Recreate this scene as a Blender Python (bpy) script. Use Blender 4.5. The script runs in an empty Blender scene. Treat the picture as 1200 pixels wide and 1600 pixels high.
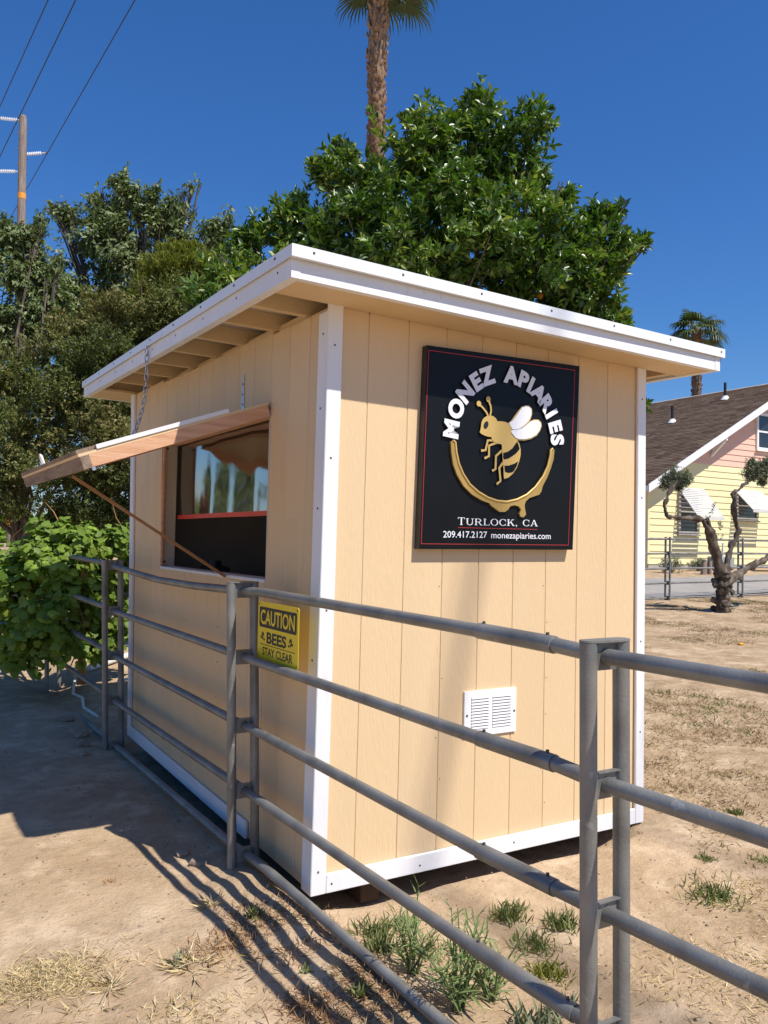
import bpy, bmesh, math, random
import numpy as np
from mathutils import Vector, Matrix, Quaternion

# ---------------------------------------------------------------- camera, sky, sun, exposure
scene = bpy.context.scene
COL = scene.collection
cam_data = bpy.data.cameras.new("camera")
cam = bpy.data.objects.new("camera", cam_data)
COL.objects.link(cam)
R_ = ((0.85626, -0.51614, 0.0203), (-0.03542, -0.01947, 0.99918), (0.51532, 0.85628, 0.03496))
cam.matrix_world = Matrix(((R_[0][0], R_[1][0], -R_[2][0], -1.4638), (R_[0][1], R_[1][1], -R_[2][1], -2.9036),
                           (R_[0][2], R_[1][2], -R_[2][2], 1.3766), (0, 0, 0, 1)))
cam_data.sensor_fit = 'VERTICAL'
cam_data.sensor_height = 24.0
cam_data.lens = 1294.0 / 1600.0 * 24.0
cam_data.clip_start = 0.05
cam_data.clip_end = 3000
scene.camera = cam

SUN_TO = Vector((0.237, -0.65, 1.0)).normalized()
world = bpy.data.worlds.new("World")
scene.world = world
world.use_nodes = True
wn = world.node_tree.nodes
wn.clear()
sky = wn.new("ShaderNodeTexSky")
sky.sky_type = 'NISHITA'
sky.sun_disc = False
sky.sun_elevation = math.asin(SUN_TO.z)
sky.sun_rotation = math.atan2(SUN_TO.x, SUN_TO.y)
sky.altitude = 30
sky.air_density = 1.3
sky.dust_density = 0.2
sky.ozone_density = 10.0
bg = wn.new("ShaderNodeBackground")
bg.inputs['Strength'].default_value = 0.084
wo = wn.new("ShaderNodeOutputWorld")
hsv = wn.new("ShaderNodeHueSaturation")      # clear dry-summer blue over the whole dome
hsv.inputs['Saturation'].default_value = 1.14
world.node_tree.links.new(sky.outputs[0], hsv.inputs['Color'])
tint = wn.new("ShaderNodeMix"); tint.data_type = 'RGBA'; tint.blend_type = 'MULTIPLY'; tint.inputs[0].default_value = 1.0
tint.inputs[7].default_value = (.90, .99, 1.20, 1)      # the camera's white balance for the blue
world.node_tree.links.new(hsv.outputs[0], tint.inputs[6])
world.node_tree.links.new(tint.outputs[2], bg.inputs[0])
world.node_tree.links.new(bg.outputs[0], wo.inputs[0])

sun_data = bpy.data.lights.new("sun", 'SUN')
sun_data.energy = 5.0
sun_data.angle = math.radians(0.53)
sun_data.color = (1.0, 0.94, 0.85)
sun = bpy.data.objects.new("sun", sun_data)
sun.rotation_euler = (-SUN_TO).to_track_quat('-Z', 'Y').to_euler()
sun.location = SUN_TO * 60
COL.objects.link(sun)

scene.view_settings.view_transform = 'Standard'
scene.view_settings.look = 'None'
scene.view_settings.exposure = 0.28
scene.view_settings.gamma = 1.0
scene.view_settings.use_curve_mapping = False
scene.cycles.max_bounces = 8
scene.cycles.transparent_max_bounces = 16

# traced outlines and crown lobes, metres
BODY = [(0.7874, 1.9389), (0.8062, 1.9356), (0.8197, 1.9276), (0.8264, 1.9163), (0.8468, 1.9182), (0.8685, 1.9181), (0.8849, 1.914), (0.8988, 1.9059), (0.9073, 1.8917), (0.9119, 1.8813), (0.9066, 1.8723), (0.9051, 1.8657), (0.9162, 1.8581), (0.9302, 1.8485), (0.9414, 1.843), (0.936, 1.8318), (0.9225, 1.8157), (0.9009, 1.7969), (0.882, 1.787), (0.8603, 1.7811), (0.8559, 1.7872), (0.8544, 1.8083), (0.8532, 1.8158), (0.8246, 1.8178), (0.81, 1.8218), (0.7975, 1.8334), (0.7957, 1.8438), (0.7787, 1.8433), (0.7575, 1.847), (0.739, 1.8529), (0.73, 1.8593), (0.7335, 1.87), (0.7368, 1.8871), (0.7381, 1.9018), (0.7456, 1.9172), (0.7585, 1.9289), (0.7716, 1.9356)]
EYE = [(0.7767, 1.8949), (0.7772, 1.9007), (0.7761, 1.9056), (0.7734, 1.9091), (0.7696, 1.9108), (0.765, 1.9104), (0.7602, 1.9079), (0.7559, 1.9038), (0.7524, 1.8984), (0.7503, 1.8925), (0.7498, 1.8867), (0.7509, 1.8817), (0.7535, 1.8782), (0.7574, 1.8766), (0.7619, 1.877), (0.7667, 1.8794), (0.7711, 1.8835), (0.7745, 1.8889)]
ANT1 = [(0.7753, 1.9368), (0.766, 1.9507), (0.7499, 1.9659), (0.7259, 1.9823)]
ANT2 = [(0.7874, 1.9389), (0.7924, 1.9596), (0.7893, 1.9804), (0.7771, 2.0045)]
BALLS = [(0.7233, 1.9841), (0.7749, 2.0093)]
WING1 = [(0.8932, 1.9139), (0.9148, 1.9288), (0.9338, 1.95), (0.95, 1.971), (0.9664, 1.9899), (0.9887, 2.0), (1.0085, 1.9994), (1.0217, 1.9868), (1.0221, 1.965), (1.0123, 1.9423), (0.993, 1.9209), (0.9736, 1.9062), (0.9515, 1.8943), (0.9294, 1.8884), (0.9118, 1.8878), (0.9061, 1.898), (0.8971, 1.9079)]
WING2 = [(0.9064, 1.883), (0.935, 1.8876), (0.9682, 1.897), (0.9903, 1.912), (1.0126, 1.9292), (1.0351, 1.9392), (1.0608, 1.9425), (1.0765, 1.9329), (1.0802, 1.9179), (1.0703, 1.8951), (1.0506, 1.8737), (1.0196, 1.858), (0.9859, 1.8496), (0.9524, 1.8469), (0.9329, 1.8509), (0.9161, 1.8645), (0.9066, 1.8723)]
RIM1 = [(0.8865, 1.9114), (0.9078, 1.9273), (0.9281, 1.9529), (0.9489, 1.9764), (0.9675, 1.9956), (0.9915, 2.0055), (1.0127, 2.0044), (1.0273, 1.991), (1.0289, 1.9678), (1.0197, 1.9428), (0.9989, 1.9181), (0.9762, 1.9011), (0.9508, 1.8886), (0.9265, 1.8831), (0.9075, 1.883), (0.9008, 1.8938), (0.8909, 1.9047)]
RIM2 = [(0.8992, 1.8823), (0.9278, 1.8872), (0.9614, 1.8986), (0.9895, 1.9175), (1.0153, 1.9347), (1.0394, 1.9442), (1.0664, 1.9467), (1.083, 1.9362), (1.0874, 1.9201), (1.0777, 1.8955), (1.0572, 1.8716), (1.0232, 1.8534), (0.9848, 1.844), (0.948, 1.8421), (0.9272, 1.8471), (0.9093, 1.8622), (0.8996, 1.8708)]
ABD = [(0.9414, 1.843), (0.9556, 1.8247), (0.9633, 1.7994), (0.9627, 1.7735), (0.9554, 1.7472), (0.941, 1.7161), (0.9194, 1.6891), (0.8951, 1.6706), (0.8708, 1.6628), (0.8679, 1.6732), (0.8663, 1.6986), (0.8642, 1.724), (0.861, 1.745), (0.8585, 1.7661), (0.8571, 1.7817), (0.8819, 1.7878), (0.909, 1.8027), (0.9306, 1.8249)]
STR1 = [(0.8631, 1.7783), (0.8874, 1.7852), (0.9145, 1.8022), (0.935, 1.8283), (0.9415, 1.8357), (0.9519, 1.8158), (0.956, 1.8023), (0.937, 1.7824), (0.9152, 1.768), (0.8935, 1.7558), (0.8664, 1.7488), (0.8618, 1.7621)]
STR2 = [(0.8707, 1.7223), (0.8941, 1.7238), (0.9268, 1.7345), (0.9487, 1.7467), (0.9408, 1.7247), (0.9274, 1.7045), (0.9166, 1.6953), (0.8947, 1.691), (0.8772, 1.6942), (0.8728, 1.699)]
LEGS = [[(0.8083, 1.8301), (0.7764, 1.8275), (0.7651, 1.7838), (0.7405, 1.7794)], [(0.8379, 1.824), (0.8165, 1.8181), (0.7838, 1.8049), (0.7842, 1.7587), (0.7596, 1.7473)], [(0.8601, 1.7917), (0.823, 1.7615), (0.8215, 1.7043), (0.803, 1.6947)], [(0.8905, 1.7684), (0.8613, 1.7323), (0.8428, 1.7099), (0.8509, 1.6532), (0.8297, 1.6373)]]
ARC = [(0.5877, 1.8123), (0.5989, 1.805), (0.6048, 1.7645), (0.6185, 1.7162), (0.6422, 1.6725), (0.6788, 1.6293), (0.726, 1.5985), (0.7788, 1.5759), (0.8323, 1.5635), (0.8863, 1.5616), (0.9464, 1.5748), (1.0018, 1.5988), (1.0521, 1.636), (1.0971, 1.6865), (1.1252, 1.7366), (1.1389, 1.786), (1.1425, 1.8128), (1.153, 1.8189), (1.165, 1.8145), (1.1611, 1.7728), (1.1454, 1.7305), (1.1235, 1.6846), (1.0972, 1.6442), (1.0887, 1.6179), (1.0756, 1.6024), (1.049, 1.5944), (1.0183, 1.5849), (0.9967, 1.5678), (0.9901, 1.5514), (0.993, 1.5328), (0.9996, 1.5095), (0.985, 1.4956), (0.9676, 1.4984), (0.9613, 1.5116), (0.9696, 1.5306), (0.9581, 1.5435), (0.9322, 1.5485), (0.9067, 1.5428), (0.8959, 1.5278), (0.8775, 1.5166), (0.8481, 1.5155), (0.8271, 1.5266), (0.8019, 1.54), (0.7899, 1.5513), (0.7476, 1.562), (0.6952, 1.5846), (0.6484, 1.6194), (0.6119, 1.6666), (0.5909, 1.7103), (0.5798, 1.7626), (0.5764, 1.8032)]
ARCIN = [(0.5989, 1.805), (0.6048, 1.7645), (0.6185, 1.7162), (0.6422, 1.6725), (0.6788, 1.6293), (0.726, 1.5985), (0.7788, 1.5759), (0.8323, 1.5635), (0.8863, 1.5616), (0.9464, 1.5748), (1.0018, 1.5988), (1.0521, 1.636), (1.0971, 1.6865), (1.1252, 1.7366), (1.1389, 1.786), (1.1425, 1.8128)]
LETC = (0.8804, 1.8283, 0.3041)
LET = [('M', 173.93), ('O', 156.39), ('N', 139.74), ('E', 124.39), ('Z', 112.03), ('A', 85.82), ('P', 71.98), ('I', 63.3), ('A', 52.3), ('R', 39.71), ('I', 29.87), ('E', 17.95), ('S', 6.43)]
CITRUS = [(4.23, 4.35, 5.78, 0.61), (3.58, 4.41, 5.49, 0.56), (3.06, 4.49, 5.25, 0.53), (2.74, 4.92, 5.23, 0.38), (2.54, 4.37, 4.45, 0.58), (2.38, 5.39, 4.73, 0.5), (2.04, 5.38, 4.31, 0.42), (2.99, 3.99, 4.37, 0.71), (3.59, 3.62, 4.57, 0.67), (4.29, 3.55, 4.43, 0.56), (4.87, 3.67, 4.37, 0.52), (5.27, 3.65, 4.7, 0.36), (5.52, 3.5, 4.7, 0.17), (5.09, 3.56, 3.96, 0.38), (5.28, 3.45, 3.79, 0.19), (4.6, 4.11, 6.08, 0.26), (4.06, 4.43, 6.25, 0.23), (3.38, 4.5, 5.97, 0.22), (2.77, 5.12, 5.7, 0.17), (2.48, 5.07, 5.36, 0.17), (4.64, 4.0, 5.43, 0.21), (1.79, 5.52, 4.54, 0.24), (1.42, 5.06, 4.04, 0.29), (1.14, 4.9, 3.72, 0.23), (5.7, 3.58, 2.91, 0.16), (3.94, 4.74, 3.46, 1.23), (4.56, 4.13, 3.43, 0.85), (3.11, 5.34, 3.76, 0.88), (4.92, 3.95, 5.33, 0.16), (5.17, 3.7, 5.05, 0.17), (5.55, 3.37, 4.7, 0.09), (5.49, 3.62, 5.13, 0.11), (5.46, 3.71, 3.37, 0.3), (5.57, 3.65, 3.06, 0.22)]
TALLA = [(2.09, 12.22, 7.6, 0.3), (1.94, 12.31, 7.77, 0.16), (2.28, 12.12, 7.31, 0.3), (1.21, 12.77, 7.23, 0.23), (1.01, 12.88, 7.28, 0.12), (2.96, 11.69, 7.64, 0.14), (3.08, 11.62, 7.77, 0.09), (2.79, 11.8, 7.48, 0.14), (2.61, 11.93, 7.09, 0.44), (3.41, 11.46, 6.93, 0.26), (3.55, 11.36, 7.05, 0.16), (1.53, 12.6, 6.72, 0.49), (2.13, 12.24, 6.5, 0.72), (2.97, 11.73, 6.63, 0.49), (1.26, 12.79, 5.78, 0.58), (1.09, 12.87, 6.36, 0.3), (1.96, 12.38, 5.74, 0.7), (1.6, 12.52, 7.47, 0.12), (2.49, 11.98, 7.61, 0.14), (1.81, 12.41, 7.01, 0.35), (3.1, 11.63, 7.27, 0.16), (1.49, 12.69, 5.03, 0.58), (1.98, 12.3, 7.36, 0.15), (1.98, 12.29, 7.48, 0.13), (1.99, 12.28, 7.59, 0.12), (1.99, 12.28, 7.7, 0.1), (2.0, 12.27, 7.81, 0.09), (2.0, 12.26, 7.92, 0.07), (2.23, 12.16, 7.02, 0.15), (2.25, 12.14, 7.16, 0.13), (2.27, 12.13, 7.3, 0.12), (2.28, 12.11, 7.43, 0.1), (2.3, 12.1, 7.57, 0.08), (2.6, 11.93, 7.2, 0.14), (2.69, 11.87, 7.29, 0.13), (2.77, 11.82, 7.38, 0.12), (2.86, 11.77, 7.46, 0.1), (2.94, 11.71, 7.55, 0.09), (3.03, 11.66, 7.64, 0.08), (3.11, 11.6, 7.72, 0.07), (3.2, 11.55, 7.81, 0.06), (3.47, 11.43, 6.53, 0.15), (3.51, 11.41, 6.66, 0.14), (3.55, 11.38, 6.8, 0.12), (3.59, 11.35, 6.93, 0.11), (3.63, 11.32, 7.06, 0.1), (3.66, 11.29, 7.19, 0.08), (1.3, 12.73, 6.88, 0.14), (1.21, 12.78, 7.0, 0.12), (1.12, 12.83, 7.11, 0.1), (1.03, 12.88, 7.23, 0.09), (0.94, 12.93, 7.34, 0.07), (1.62, 12.53, 6.95, 0.14), (1.61, 12.53, 7.1, 0.12), (1.6, 12.53, 7.26, 0.1), (1.59, 12.53, 7.41, 0.09), (1.58, 12.53, 7.56, 0.07), (2.86, 11.78, 7.04, 0.14), (2.93, 11.73, 7.22, 0.12), (3.01, 11.67, 7.41, 0.09), (1.81, 12.41, 7.24, 0.1), (1.74, 12.44, 7.42, 0.09), (1.67, 12.47, 7.59, 0.07), (2.45, 12.02, 7.26, 0.12), (2.46, 12.01, 7.39, 0.1), (2.46, 12.0, 7.52, 0.08), (2.47, 11.99, 7.65, 0.07)]
TALLB = [(0.15, 11.69, 6.16, 0.31), (0.04, 11.75, 6.36, 0.23), (0.42, 11.53, 6.3, 0.17), (0.26, 11.65, 5.58, 0.52), (0.2, 11.72, 4.75, 0.63), (0.55, 11.5, 5.02, 0.37), (-0.28, 11.97, 5.68, 0.52), (-0.33, 12.05, 4.63, 0.63), (0.52, 11.46, 6.43, 0.08), (0.25, 11.64, 6.0, 0.13), (0.21, 11.66, 6.12, 0.11), (0.16, 11.69, 6.23, 0.09), (0.12, 11.71, 6.35, 0.08), (0.07, 11.73, 6.47, 0.06), (0.43, 11.53, 6.06, 0.13), (0.46, 11.51, 6.17, 0.11), (0.49, 11.49, 6.28, 0.09), (0.52, 11.46, 6.4, 0.08), (0.55, 11.44, 6.51, 0.06), (0.67, 11.41, 5.49, 0.1), (0.72, 11.38, 5.61, 0.09), (0.76, 11.34, 5.74, 0.08), (0.81, 11.31, 5.86, 0.06)]
JUNIPER = [(2.16, 9.35, 5.37, 0.41), (2.53, 9.12, 5.47, 0.23), (1.88, 9.53, 5.22, 0.27), (2.03, 9.42, 5.63, 0.17), (2.36, 9.22, 5.66, 0.19), (2.26, 9.31, 4.94, 0.39), (1.76, 9.61, 4.93, 0.29)]
HEDGE = [(1.42, 8.09, 4.29, 0.44), (1.83, 8.18, 4.59, 0.33), (0.95, 8.38, 4.15, 0.41), (0.49, 8.67, 3.84, 0.44), (0.14, 8.9, 3.37, 0.43), (-0.23, 9.11, 3.44, 0.43), (-0.57, 9.34, 3.01, 0.68), (0.49, 8.11, 3.04, 0.65), (1.02, 8.02, 3.33, 0.66), (1.48, 8.08, 3.48, 0.51), (-0.06, 8.35, 2.53, 0.6), (0.5, 8.02, 2.22, 0.64), (1.09, 7.89, 2.5, 0.66), (1.57, 8.09, 2.21, 0.51), (-0.39, 9.27, 1.99, 0.51), (-0.1, 8.4, 1.89, 0.36), (0.39, 8.12, 1.66, 0.29), (0.96, 7.89, 1.75, 0.32), (1.77, 8.28, 3.11, 0.44)]
VINE = [(-0.4, 4.88, 0.98, 0.27), (-0.16, 4.5, 1.11, 0.23), (-0.3, 4.58, 1.29, 0.16), (-0.02, 4.41, 1.3, 0.15), (0.25, 4.59, 1.33, 0.14), (0.45, 4.82, 1.3, 0.13), (-0.47, 5.05, 0.72, 0.23), (-0.29, 4.36, 0.59, 0.24), (-0.07, 4.34, 0.82, 0.22), (-0.43, 4.69, 0.42, 0.17), (0.24, 4.85, 1.01, 0.2), (0.45, 5.09, 0.63, 0.22), (0.23, 4.99, 0.41, 0.18), (0.51, 5.03, 1.06, 0.18), (-0.49, 5.28, 1.16, 0.15), (-0.19, 4.5, 1.4, 0.08), (-0.7, 5.41, 0.99, 0.29), (-0.73, 5.56, 0.51, 0.23), (0.02, 4.77, 0.34, 0.12)]
OLIVE = [(10.27, 6.8, 2.59, 0.2), (10.13, 6.89, 2.51, 0.13), (10.43, 6.7, 2.56, 0.13), (10.34, 6.77, 2.41, 0.1), (11.51, 6.05, 2.73, 0.2), (11.65, 5.97, 2.82, 0.18), (11.38, 6.13, 2.68, 0.13), (11.41, 6.11, 2.88, 0.09), (11.58, 6.02, 2.55, 0.1)]
WIRE = [([1.88, 35.24, 18.86], [2.5, 25.68, 18.86]), ([1.89, 35.33, 16.61], [2.66, 21.58, 16.61]), ([3.83, 34.13, 17.42], [4.39, 21.89, 17.42])]
POLE = [[3.03, 34.81, 12.56], [2.89, 34.63, 19.02], [2.97, 34.72, 15.61], [2.74, 34.73, 18.69], [3.06, 34.59, 17.54], [2.77, 34.8, 16.5]]
FPALM = [[6.44, 10.85, 5.64], [6.33, 10.77, 9.28], [6.32, 10.73, 10.46], [6.34, 10.67, 11.47], [31.73, 23.53, 8.95], [31.81, 23.36, 11.67]]

# ---------------------------------------------------------------- helpers
rng = np.random.default_rng(7)
random.seed(7)
PI = math.pi


def link(o, parent=None):
    COL.objects.link(o)
    if parent is not None:
        o.parent = parent
    return o


def tag(o, label=None, cat=None, group=None, kind=None):
    if label: o['label'] = label
    if cat: o['category'] = cat
    if group: o['group'] = group
    if kind: o['kind'] = kind
    return o


def thing(name, label, cat, loc=(0, 0, 0), group=None):
    o = bpy.data.objects.new(name, None)
    o.empty_display_size = 0.2
    o.location = loc
    link(o)
    return tag(o, label, cat, group)


class MB:
    """collects faces for one mesh; all coordinates are world coordinates (origin is subtracted on build)"""
    def __init__(s):
        s.v, s.f, s.sm = [], [], []

    def add(s, verts, faces, smooth=False):
        n = len(s.v)
        s.v += [tuple(p) for p in verts]
        s.f += [tuple(i + n for i in f) for f in faces]
        s.sm += [smooth] * len(faces)

    def box(s, x0, x1, y0, y1, z0, z1):
        v = [(x, y, z) for x in (x0, x1) for y in (y0, y1) for z in (z0, z1)]
        s.add(v, [(0, 1, 3, 2), (4, 6, 7, 5), (0, 4, 5, 1), (2, 3, 7, 6), (0, 2, 6, 4), (1, 5, 7, 3)])

    def hexa(s, b, t):
        """b, t: four bottom and four top corners in the same order"""
        s.add(list(b) + list(t), [(3, 2, 1, 0), (4, 5, 6, 7), (0, 1, 5, 4), (1, 2, 6, 5), (2, 3, 7, 6), (3, 0, 4, 7)])

    def cbox(s, x0, x1, y0, y1, z0, z1, c=0.003, M=None):
        X, Y, Z = (x0, x1), (y0, y1), (z0, z1)
        c = min(c, (x1 - x0) * .3, (y1 - y0) * .3, (z1 - z0) * .3)
        v = []; idx = {}
        for i in (0, 1):
            for j in (0, 1):
                for k in (0, 1):
                    p = (X[i], Y[j], Z[k]); sg = (1 - 2 * i, 1 - 2 * j, 1 - 2 * k)
                    for a in range(3):
                        q = [p[m] + (0 if m == a else sg[m] * c) for m in range(3)]
                        idx[(i, j, k, a)] = len(v); v.append(tuple(q))
        f = []
        for a in range(3):
            b, d = (a + 1) % 3, (a + 2) % 3
            for e in (0, 1):
                q = []
                for (m, n_) in ((0, 0), (1, 0), (1, 1), (0, 1)):
                    t = [0, 0, 0]; t[a] = e; t[b] = m; t[d] = n_
                    q.append(idx[(*t, a)])
                f.append(tuple(q if e else q[::-1]))
        for a in range(3):           # edges running along a
            b, d = (a + 1) % 3, (a + 2) % 3
            for m in (0, 1):
                for n_ in (0, 1):
                    t0 = [0, 0, 0]; t0[b] = m; t0[d] = n_; t1 = list(t0); t1[a] = 1
                    q = (idx[(*t0, b)], idx[(*t1, b)], idx[(*t1, d)], idx[(*t0, d)])
                    f.append(q if m != n_ else q[::-1])
        for i in (0, 1):
            for j in (0, 1):
                for k in (0, 1):
                    q = (idx[(i, j, k, 0)], idx[(i, j, k, 1)], idx[(i, j, k, 2)])
                    f.append(q if (i + j + k) % 2 else q[::-1])
        if M is not None:
            v = [tuple(M @ Vector(p)) for p in v]
        s.add(v, f)

    def tube(s, pts, rad, n=10, cap=True, smooth=True):
        pts = [Vector(p) for p in pts]
        if not hasattr(rad, '__len__'): rad = [rad] * len(pts)
        t0 = (pts[1] - pts[0]).normalized()
        ref = Vector((0, 0, 1)) if abs(t0.z) < .9 else Vector((1, 0, 0))
        u = t0.cross(ref).normalized()
        base = len(s.v); v = []; f = []
        for i, p in enumerate(pts):
            if i == 0: t = pts[1] - p
            elif i == len(pts) - 1: t = p - pts[i - 1]
            else: t = pts[i + 1] - pts[i - 1]
            t.normalize()
            u = (u - t * u.dot(t)).normalized(); w = t.cross(u)
            for k in range(n):
                a = 2 * PI * k / n
                v.append(tuple(p + (u * math.cos(a) + w * math.sin(a)) * rad[i]))
        for i in range(len(pts) - 1):
            for k in range(n):
                k2 = (k + 1) % n
                f.append((i * n + k, i * n + k2, (i + 1) * n + k2, (i + 1) * n + k))
        s.add(v, f, smooth)
        if cap:
            m = len(pts) - 1
            s.add([v[k] for k in range(n)], [tuple(range(n))[::-1]])
            s.add([v[m * n + k] for k in range(n)], [tuple(range(n))])

    def prism(s, poly, axis_o, ax, ay, an, d0, d1):
        """polygon (2D) extruded from d0 to d1 along an"""
        n = len(poly); ax, ay, an, o = Vector(ax), Vector(ay), Vector(an), Vector(axis_o)
        lo = [o + ax * p[0] + ay * p[1] + an * d0 for p in poly]
        hi = [o + ax * p[0] + ay * p[1] + an * d1 for p in poly]
        f = [tuple(range(n))[::-1], tuple(range(n, 2 * n))]
        for i in range(n):
            j = (i + 1) % n
            f.append((i, j, n + j, n + i))
        s.add(lo + hi, f)

    def build(s, name, mat, parent=None, origin=None, fix=True, warp=None):
        me = bpy.data.meshes.new(name)
        v = s.v if warp is None else [warp(p) for p in s.v]
        if origin is None:
            a = np.array(v); o = (a.min(0) + a.max(0)) / 2
        else: o = np.array(origin, float)
        if parent is not None: pass
        me.from_pydata([(p[0] - o[0], p[1] - o[1], p[2] - o[2]) for p in v], [], s.f)
        me.polygons.foreach_set('use_smooth', s.sm)
        if fix:
            bm = bmesh.new(); bm.from_mesh(me)
            bmesh.ops.recalc_face_normals(bm, faces=bm.faces); bm.to_mesh(me); bm.free()
        if mat: me.materials.append(mat)
        ob = bpy.data.objects.new(name, me)
        po = world_loc(parent) if parent is not None else Vector((0, 0, 0))
        ob.location = Vector(o) - po
        return link(ob, parent)


def world_loc(o):
    l = Vector(o.location)
    while o.parent is not None:
        o = o.parent; l = l + Vector(o.location)
    return l


# ---------------------------------------------------------------- materials
def mat(name, cols, scale=4.0, rough=0.7, bump=0.0, bscale=40.0, stretch=(1, 1, 1), metal=0.0, spec=0.4, detail=6.0,
        attr=None, translucent=0.0, fine=None, ramp=(0.3, 0.7), per_object=0.12, coords='Object', bdetail=6.0, spots=None):
    m = bpy.data.materials.new(name); m.use_nodes = True
    nt = m.node_tree; N = nt.nodes; L = nt.links
    P = N['Principled BSDF']
    P.inputs['Roughness'].default_value = rough
    P.inputs['Metallic'].default_value = metal
    P.inputs['Specular IOR Level'].default_value = spec
    tc = N.new('ShaderNodeTexCoord'); mp = N.new('ShaderNodeMapping')
    mp.inputs['Scale'].default_value = stretch
    oi = N.new('ShaderNodeObjectInfo'); vm = N.new('ShaderNodeVectorMath'); vm.operation = 'MULTIPLY_ADD'
    L.new(oi.outputs['Random'], vm.inputs[0]); vm.inputs[1].default_value = (37, 53, 71)
    L.new(tc.outputs[coords], vm.inputs[2])
    L.new(vm.outputs[0], mp.inputs['Vector'])
    ramp_n = N.new('ShaderNodeValToRGB')
    els = ramp_n.color_ramp.elements
    k = len(cols)
    for i, c in enumerate(cols):
        pos = ramp[0] + (ramp[1] - ramp[0]) * i / max(1, k - 1)
        e = els[i] if i < 2 else els.new(pos)
        e.position = pos; e.color = (*c, 1)
    if attr:
        at = N.new('ShaderNodeAttribute'); at.attribute_name = attr
        L.new(at.outputs['Fac'], ramp_n.inputs[0])
    else:
        nz = N.new('ShaderNodeTexNoise'); nz.inputs['Scale'].default_value = scale; nz.inputs['Detail'].default_value = detail
        L.new(mp.outputs[0], nz.inputs['Vector']); L.new(nz.outputs['Fac'], ramp_n.inputs[0])
    col = ramp_n.outputs[0]
    if per_object:
        hv = N.new('ShaderNodeHueSaturation'); mr = N.new('ShaderNodeMapRange')
        L.new(oi.outputs['Random'], mr.inputs[0]); mr.inputs[3].default_value = 1 - per_object; mr.inputs[4].default_value = 1 + per_object
        L.new(mr.outputs[0], hv.inputs['Value']); L.new(col, hv.inputs['Color']); col = hv.outputs[0]
    if fine:      # (scale, colour, threshold low, high, strength): irregular stains or flecks
        for (fs, fc, t0, t1, st) in fine:
            n2 = N.new('ShaderNodeTexNoise'); n2.inputs['Scale'].default_value = fs; n2.inputs['Detail'].default_value = 8
            r2 = N.new('ShaderNodeMapRange'); r2.inputs[1].default_value = t0; r2.inputs[2].default_value = t1; r2.inputs[4].default_value = st
            L.new(mp.outputs[0], n2.inputs['Vector']); L.new(n2.outputs['Fac'], r2.inputs[0])
            mx = N.new('ShaderNodeMix'); mx.data_type = 'RGBA'
            L.new(r2.outputs[0], mx.inputs[0]); L.new(col, mx.inputs[6]); mx.inputs[7].default_value = (*fc, 1)
            col = mx.outputs[2]
    L.new(col, P.inputs['Base Color'])
    if bump:
        nb = N.new('ShaderNodeTexNoise'); nb.inputs['Scale'].default_value = bscale; nb.inputs['Detail'].default_value = bdetail
        bp = N.new('ShaderNodeBump'); bp.inputs['Strength'].default_value = bump; bp.inputs['Distance'].default_value = 0.01
        L.new(mp.outputs[0], nb.inputs['Vector']); L.new(nb.outputs['Fac'], bp.inputs['Height']); L.new(bp.outputs[0], P.inputs['Normal'])
    if translucent:
        tr = N.new('ShaderNodeBsdfTranslucent'); ms = N.new('ShaderNodeMixShader'); ms.inputs[0].default_value = translucent
        g = N.new('ShaderNodeMix'); g.data_type = 'RGBA'; g.blend_type = 'MULTIPLY'; g.inputs[0].default_value = 1.0
        L.new(col, g.inputs[6]); g.inputs[7].default_value = (1.3, 1.5, 0.5, 1)
        L.new(g.outputs[2], tr.inputs[0])
        out = N['Material Output']
        L.new(P.outputs[0], ms.inputs[1]); L.new(tr.outputs[0], ms.inputs[2]); L.new(ms.outputs[0], out.inputs[0])
    return m


M = {}
M['siding'] = mat('tan_siding_paint', [(.685, .498, .288), (.70, .51, .296), (.71, .518, .305)], scale=2.2, rough=.6, bump=.28, bscale=170, stretch=(1, 1, .12),
                  per_object=.02, fine=[(9, (.60, .44, .25), .62, .8, .3), (1.7, (.60, .47, .30), .5, .72, .5), (70, (.50, .36, .2), .68, .78, .35)], bdetail=9)
M['tan'] = mat('tan_paint', [(.64, .465, .26), (.68, .50, .285)], scale=3, rough=.55, bump=.25, bscale=60, per_object=.03)
M['white'] = mat('white_trim_paint', [(.74, .74, .75), (.80, .80, .805)], scale=6, rough=.5, bump=.25, bscale=30, stretch=(1, 1, .3), per_object=.02,
                 fine=[(14, (.6, .56, .5), .64, .76, .5), (40, (.5, .45, .38), .69, .76, .5)])
M['flashing'] = mat('white_metal_flashing', [(.72, .76, .78), (.78, .80, .81)], scale=2, rough=.35, spec=.5, per_object=.0)
M['ply'] = mat('bare_roof_plywood', [(.42, .38, .33), (.58, .54, .48)], scale=9, rough=.8, bump=.3, stretch=(.2, 1, 1), per_object=.05)
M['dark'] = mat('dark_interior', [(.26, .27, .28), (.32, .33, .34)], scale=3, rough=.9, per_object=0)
M['redwood'] = mat('reddish_new_wood', [(.50, .255, .135), (.62, .345, .20), (.68, .41, .26)], scale=5, rough=.7, bump=.2, bscale=40, stretch=(.5, 4, 9), per_object=.03)
M['greywood'] = mat('weathered_grey_wood', [(.17, .12, .085), (.26, .19, .14), (.30, .23, .17)], scale=7, rough=.85, bump=.5, bscale=40, stretch=(6, .6, 5), per_object=.05)
M['primer'] = mat('weathered_pale_paint', [(.42, .39, .34), (.52, .48, .42)], scale=5, rough=.7, bump=.2, stretch=(1, 1, .3), per_object=0)
M['skid'] = mat('dark_brown_wood', [(.07, .045, .03), (.11, .07, .045)], scale=10, rough=.8, per_object=0)
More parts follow.
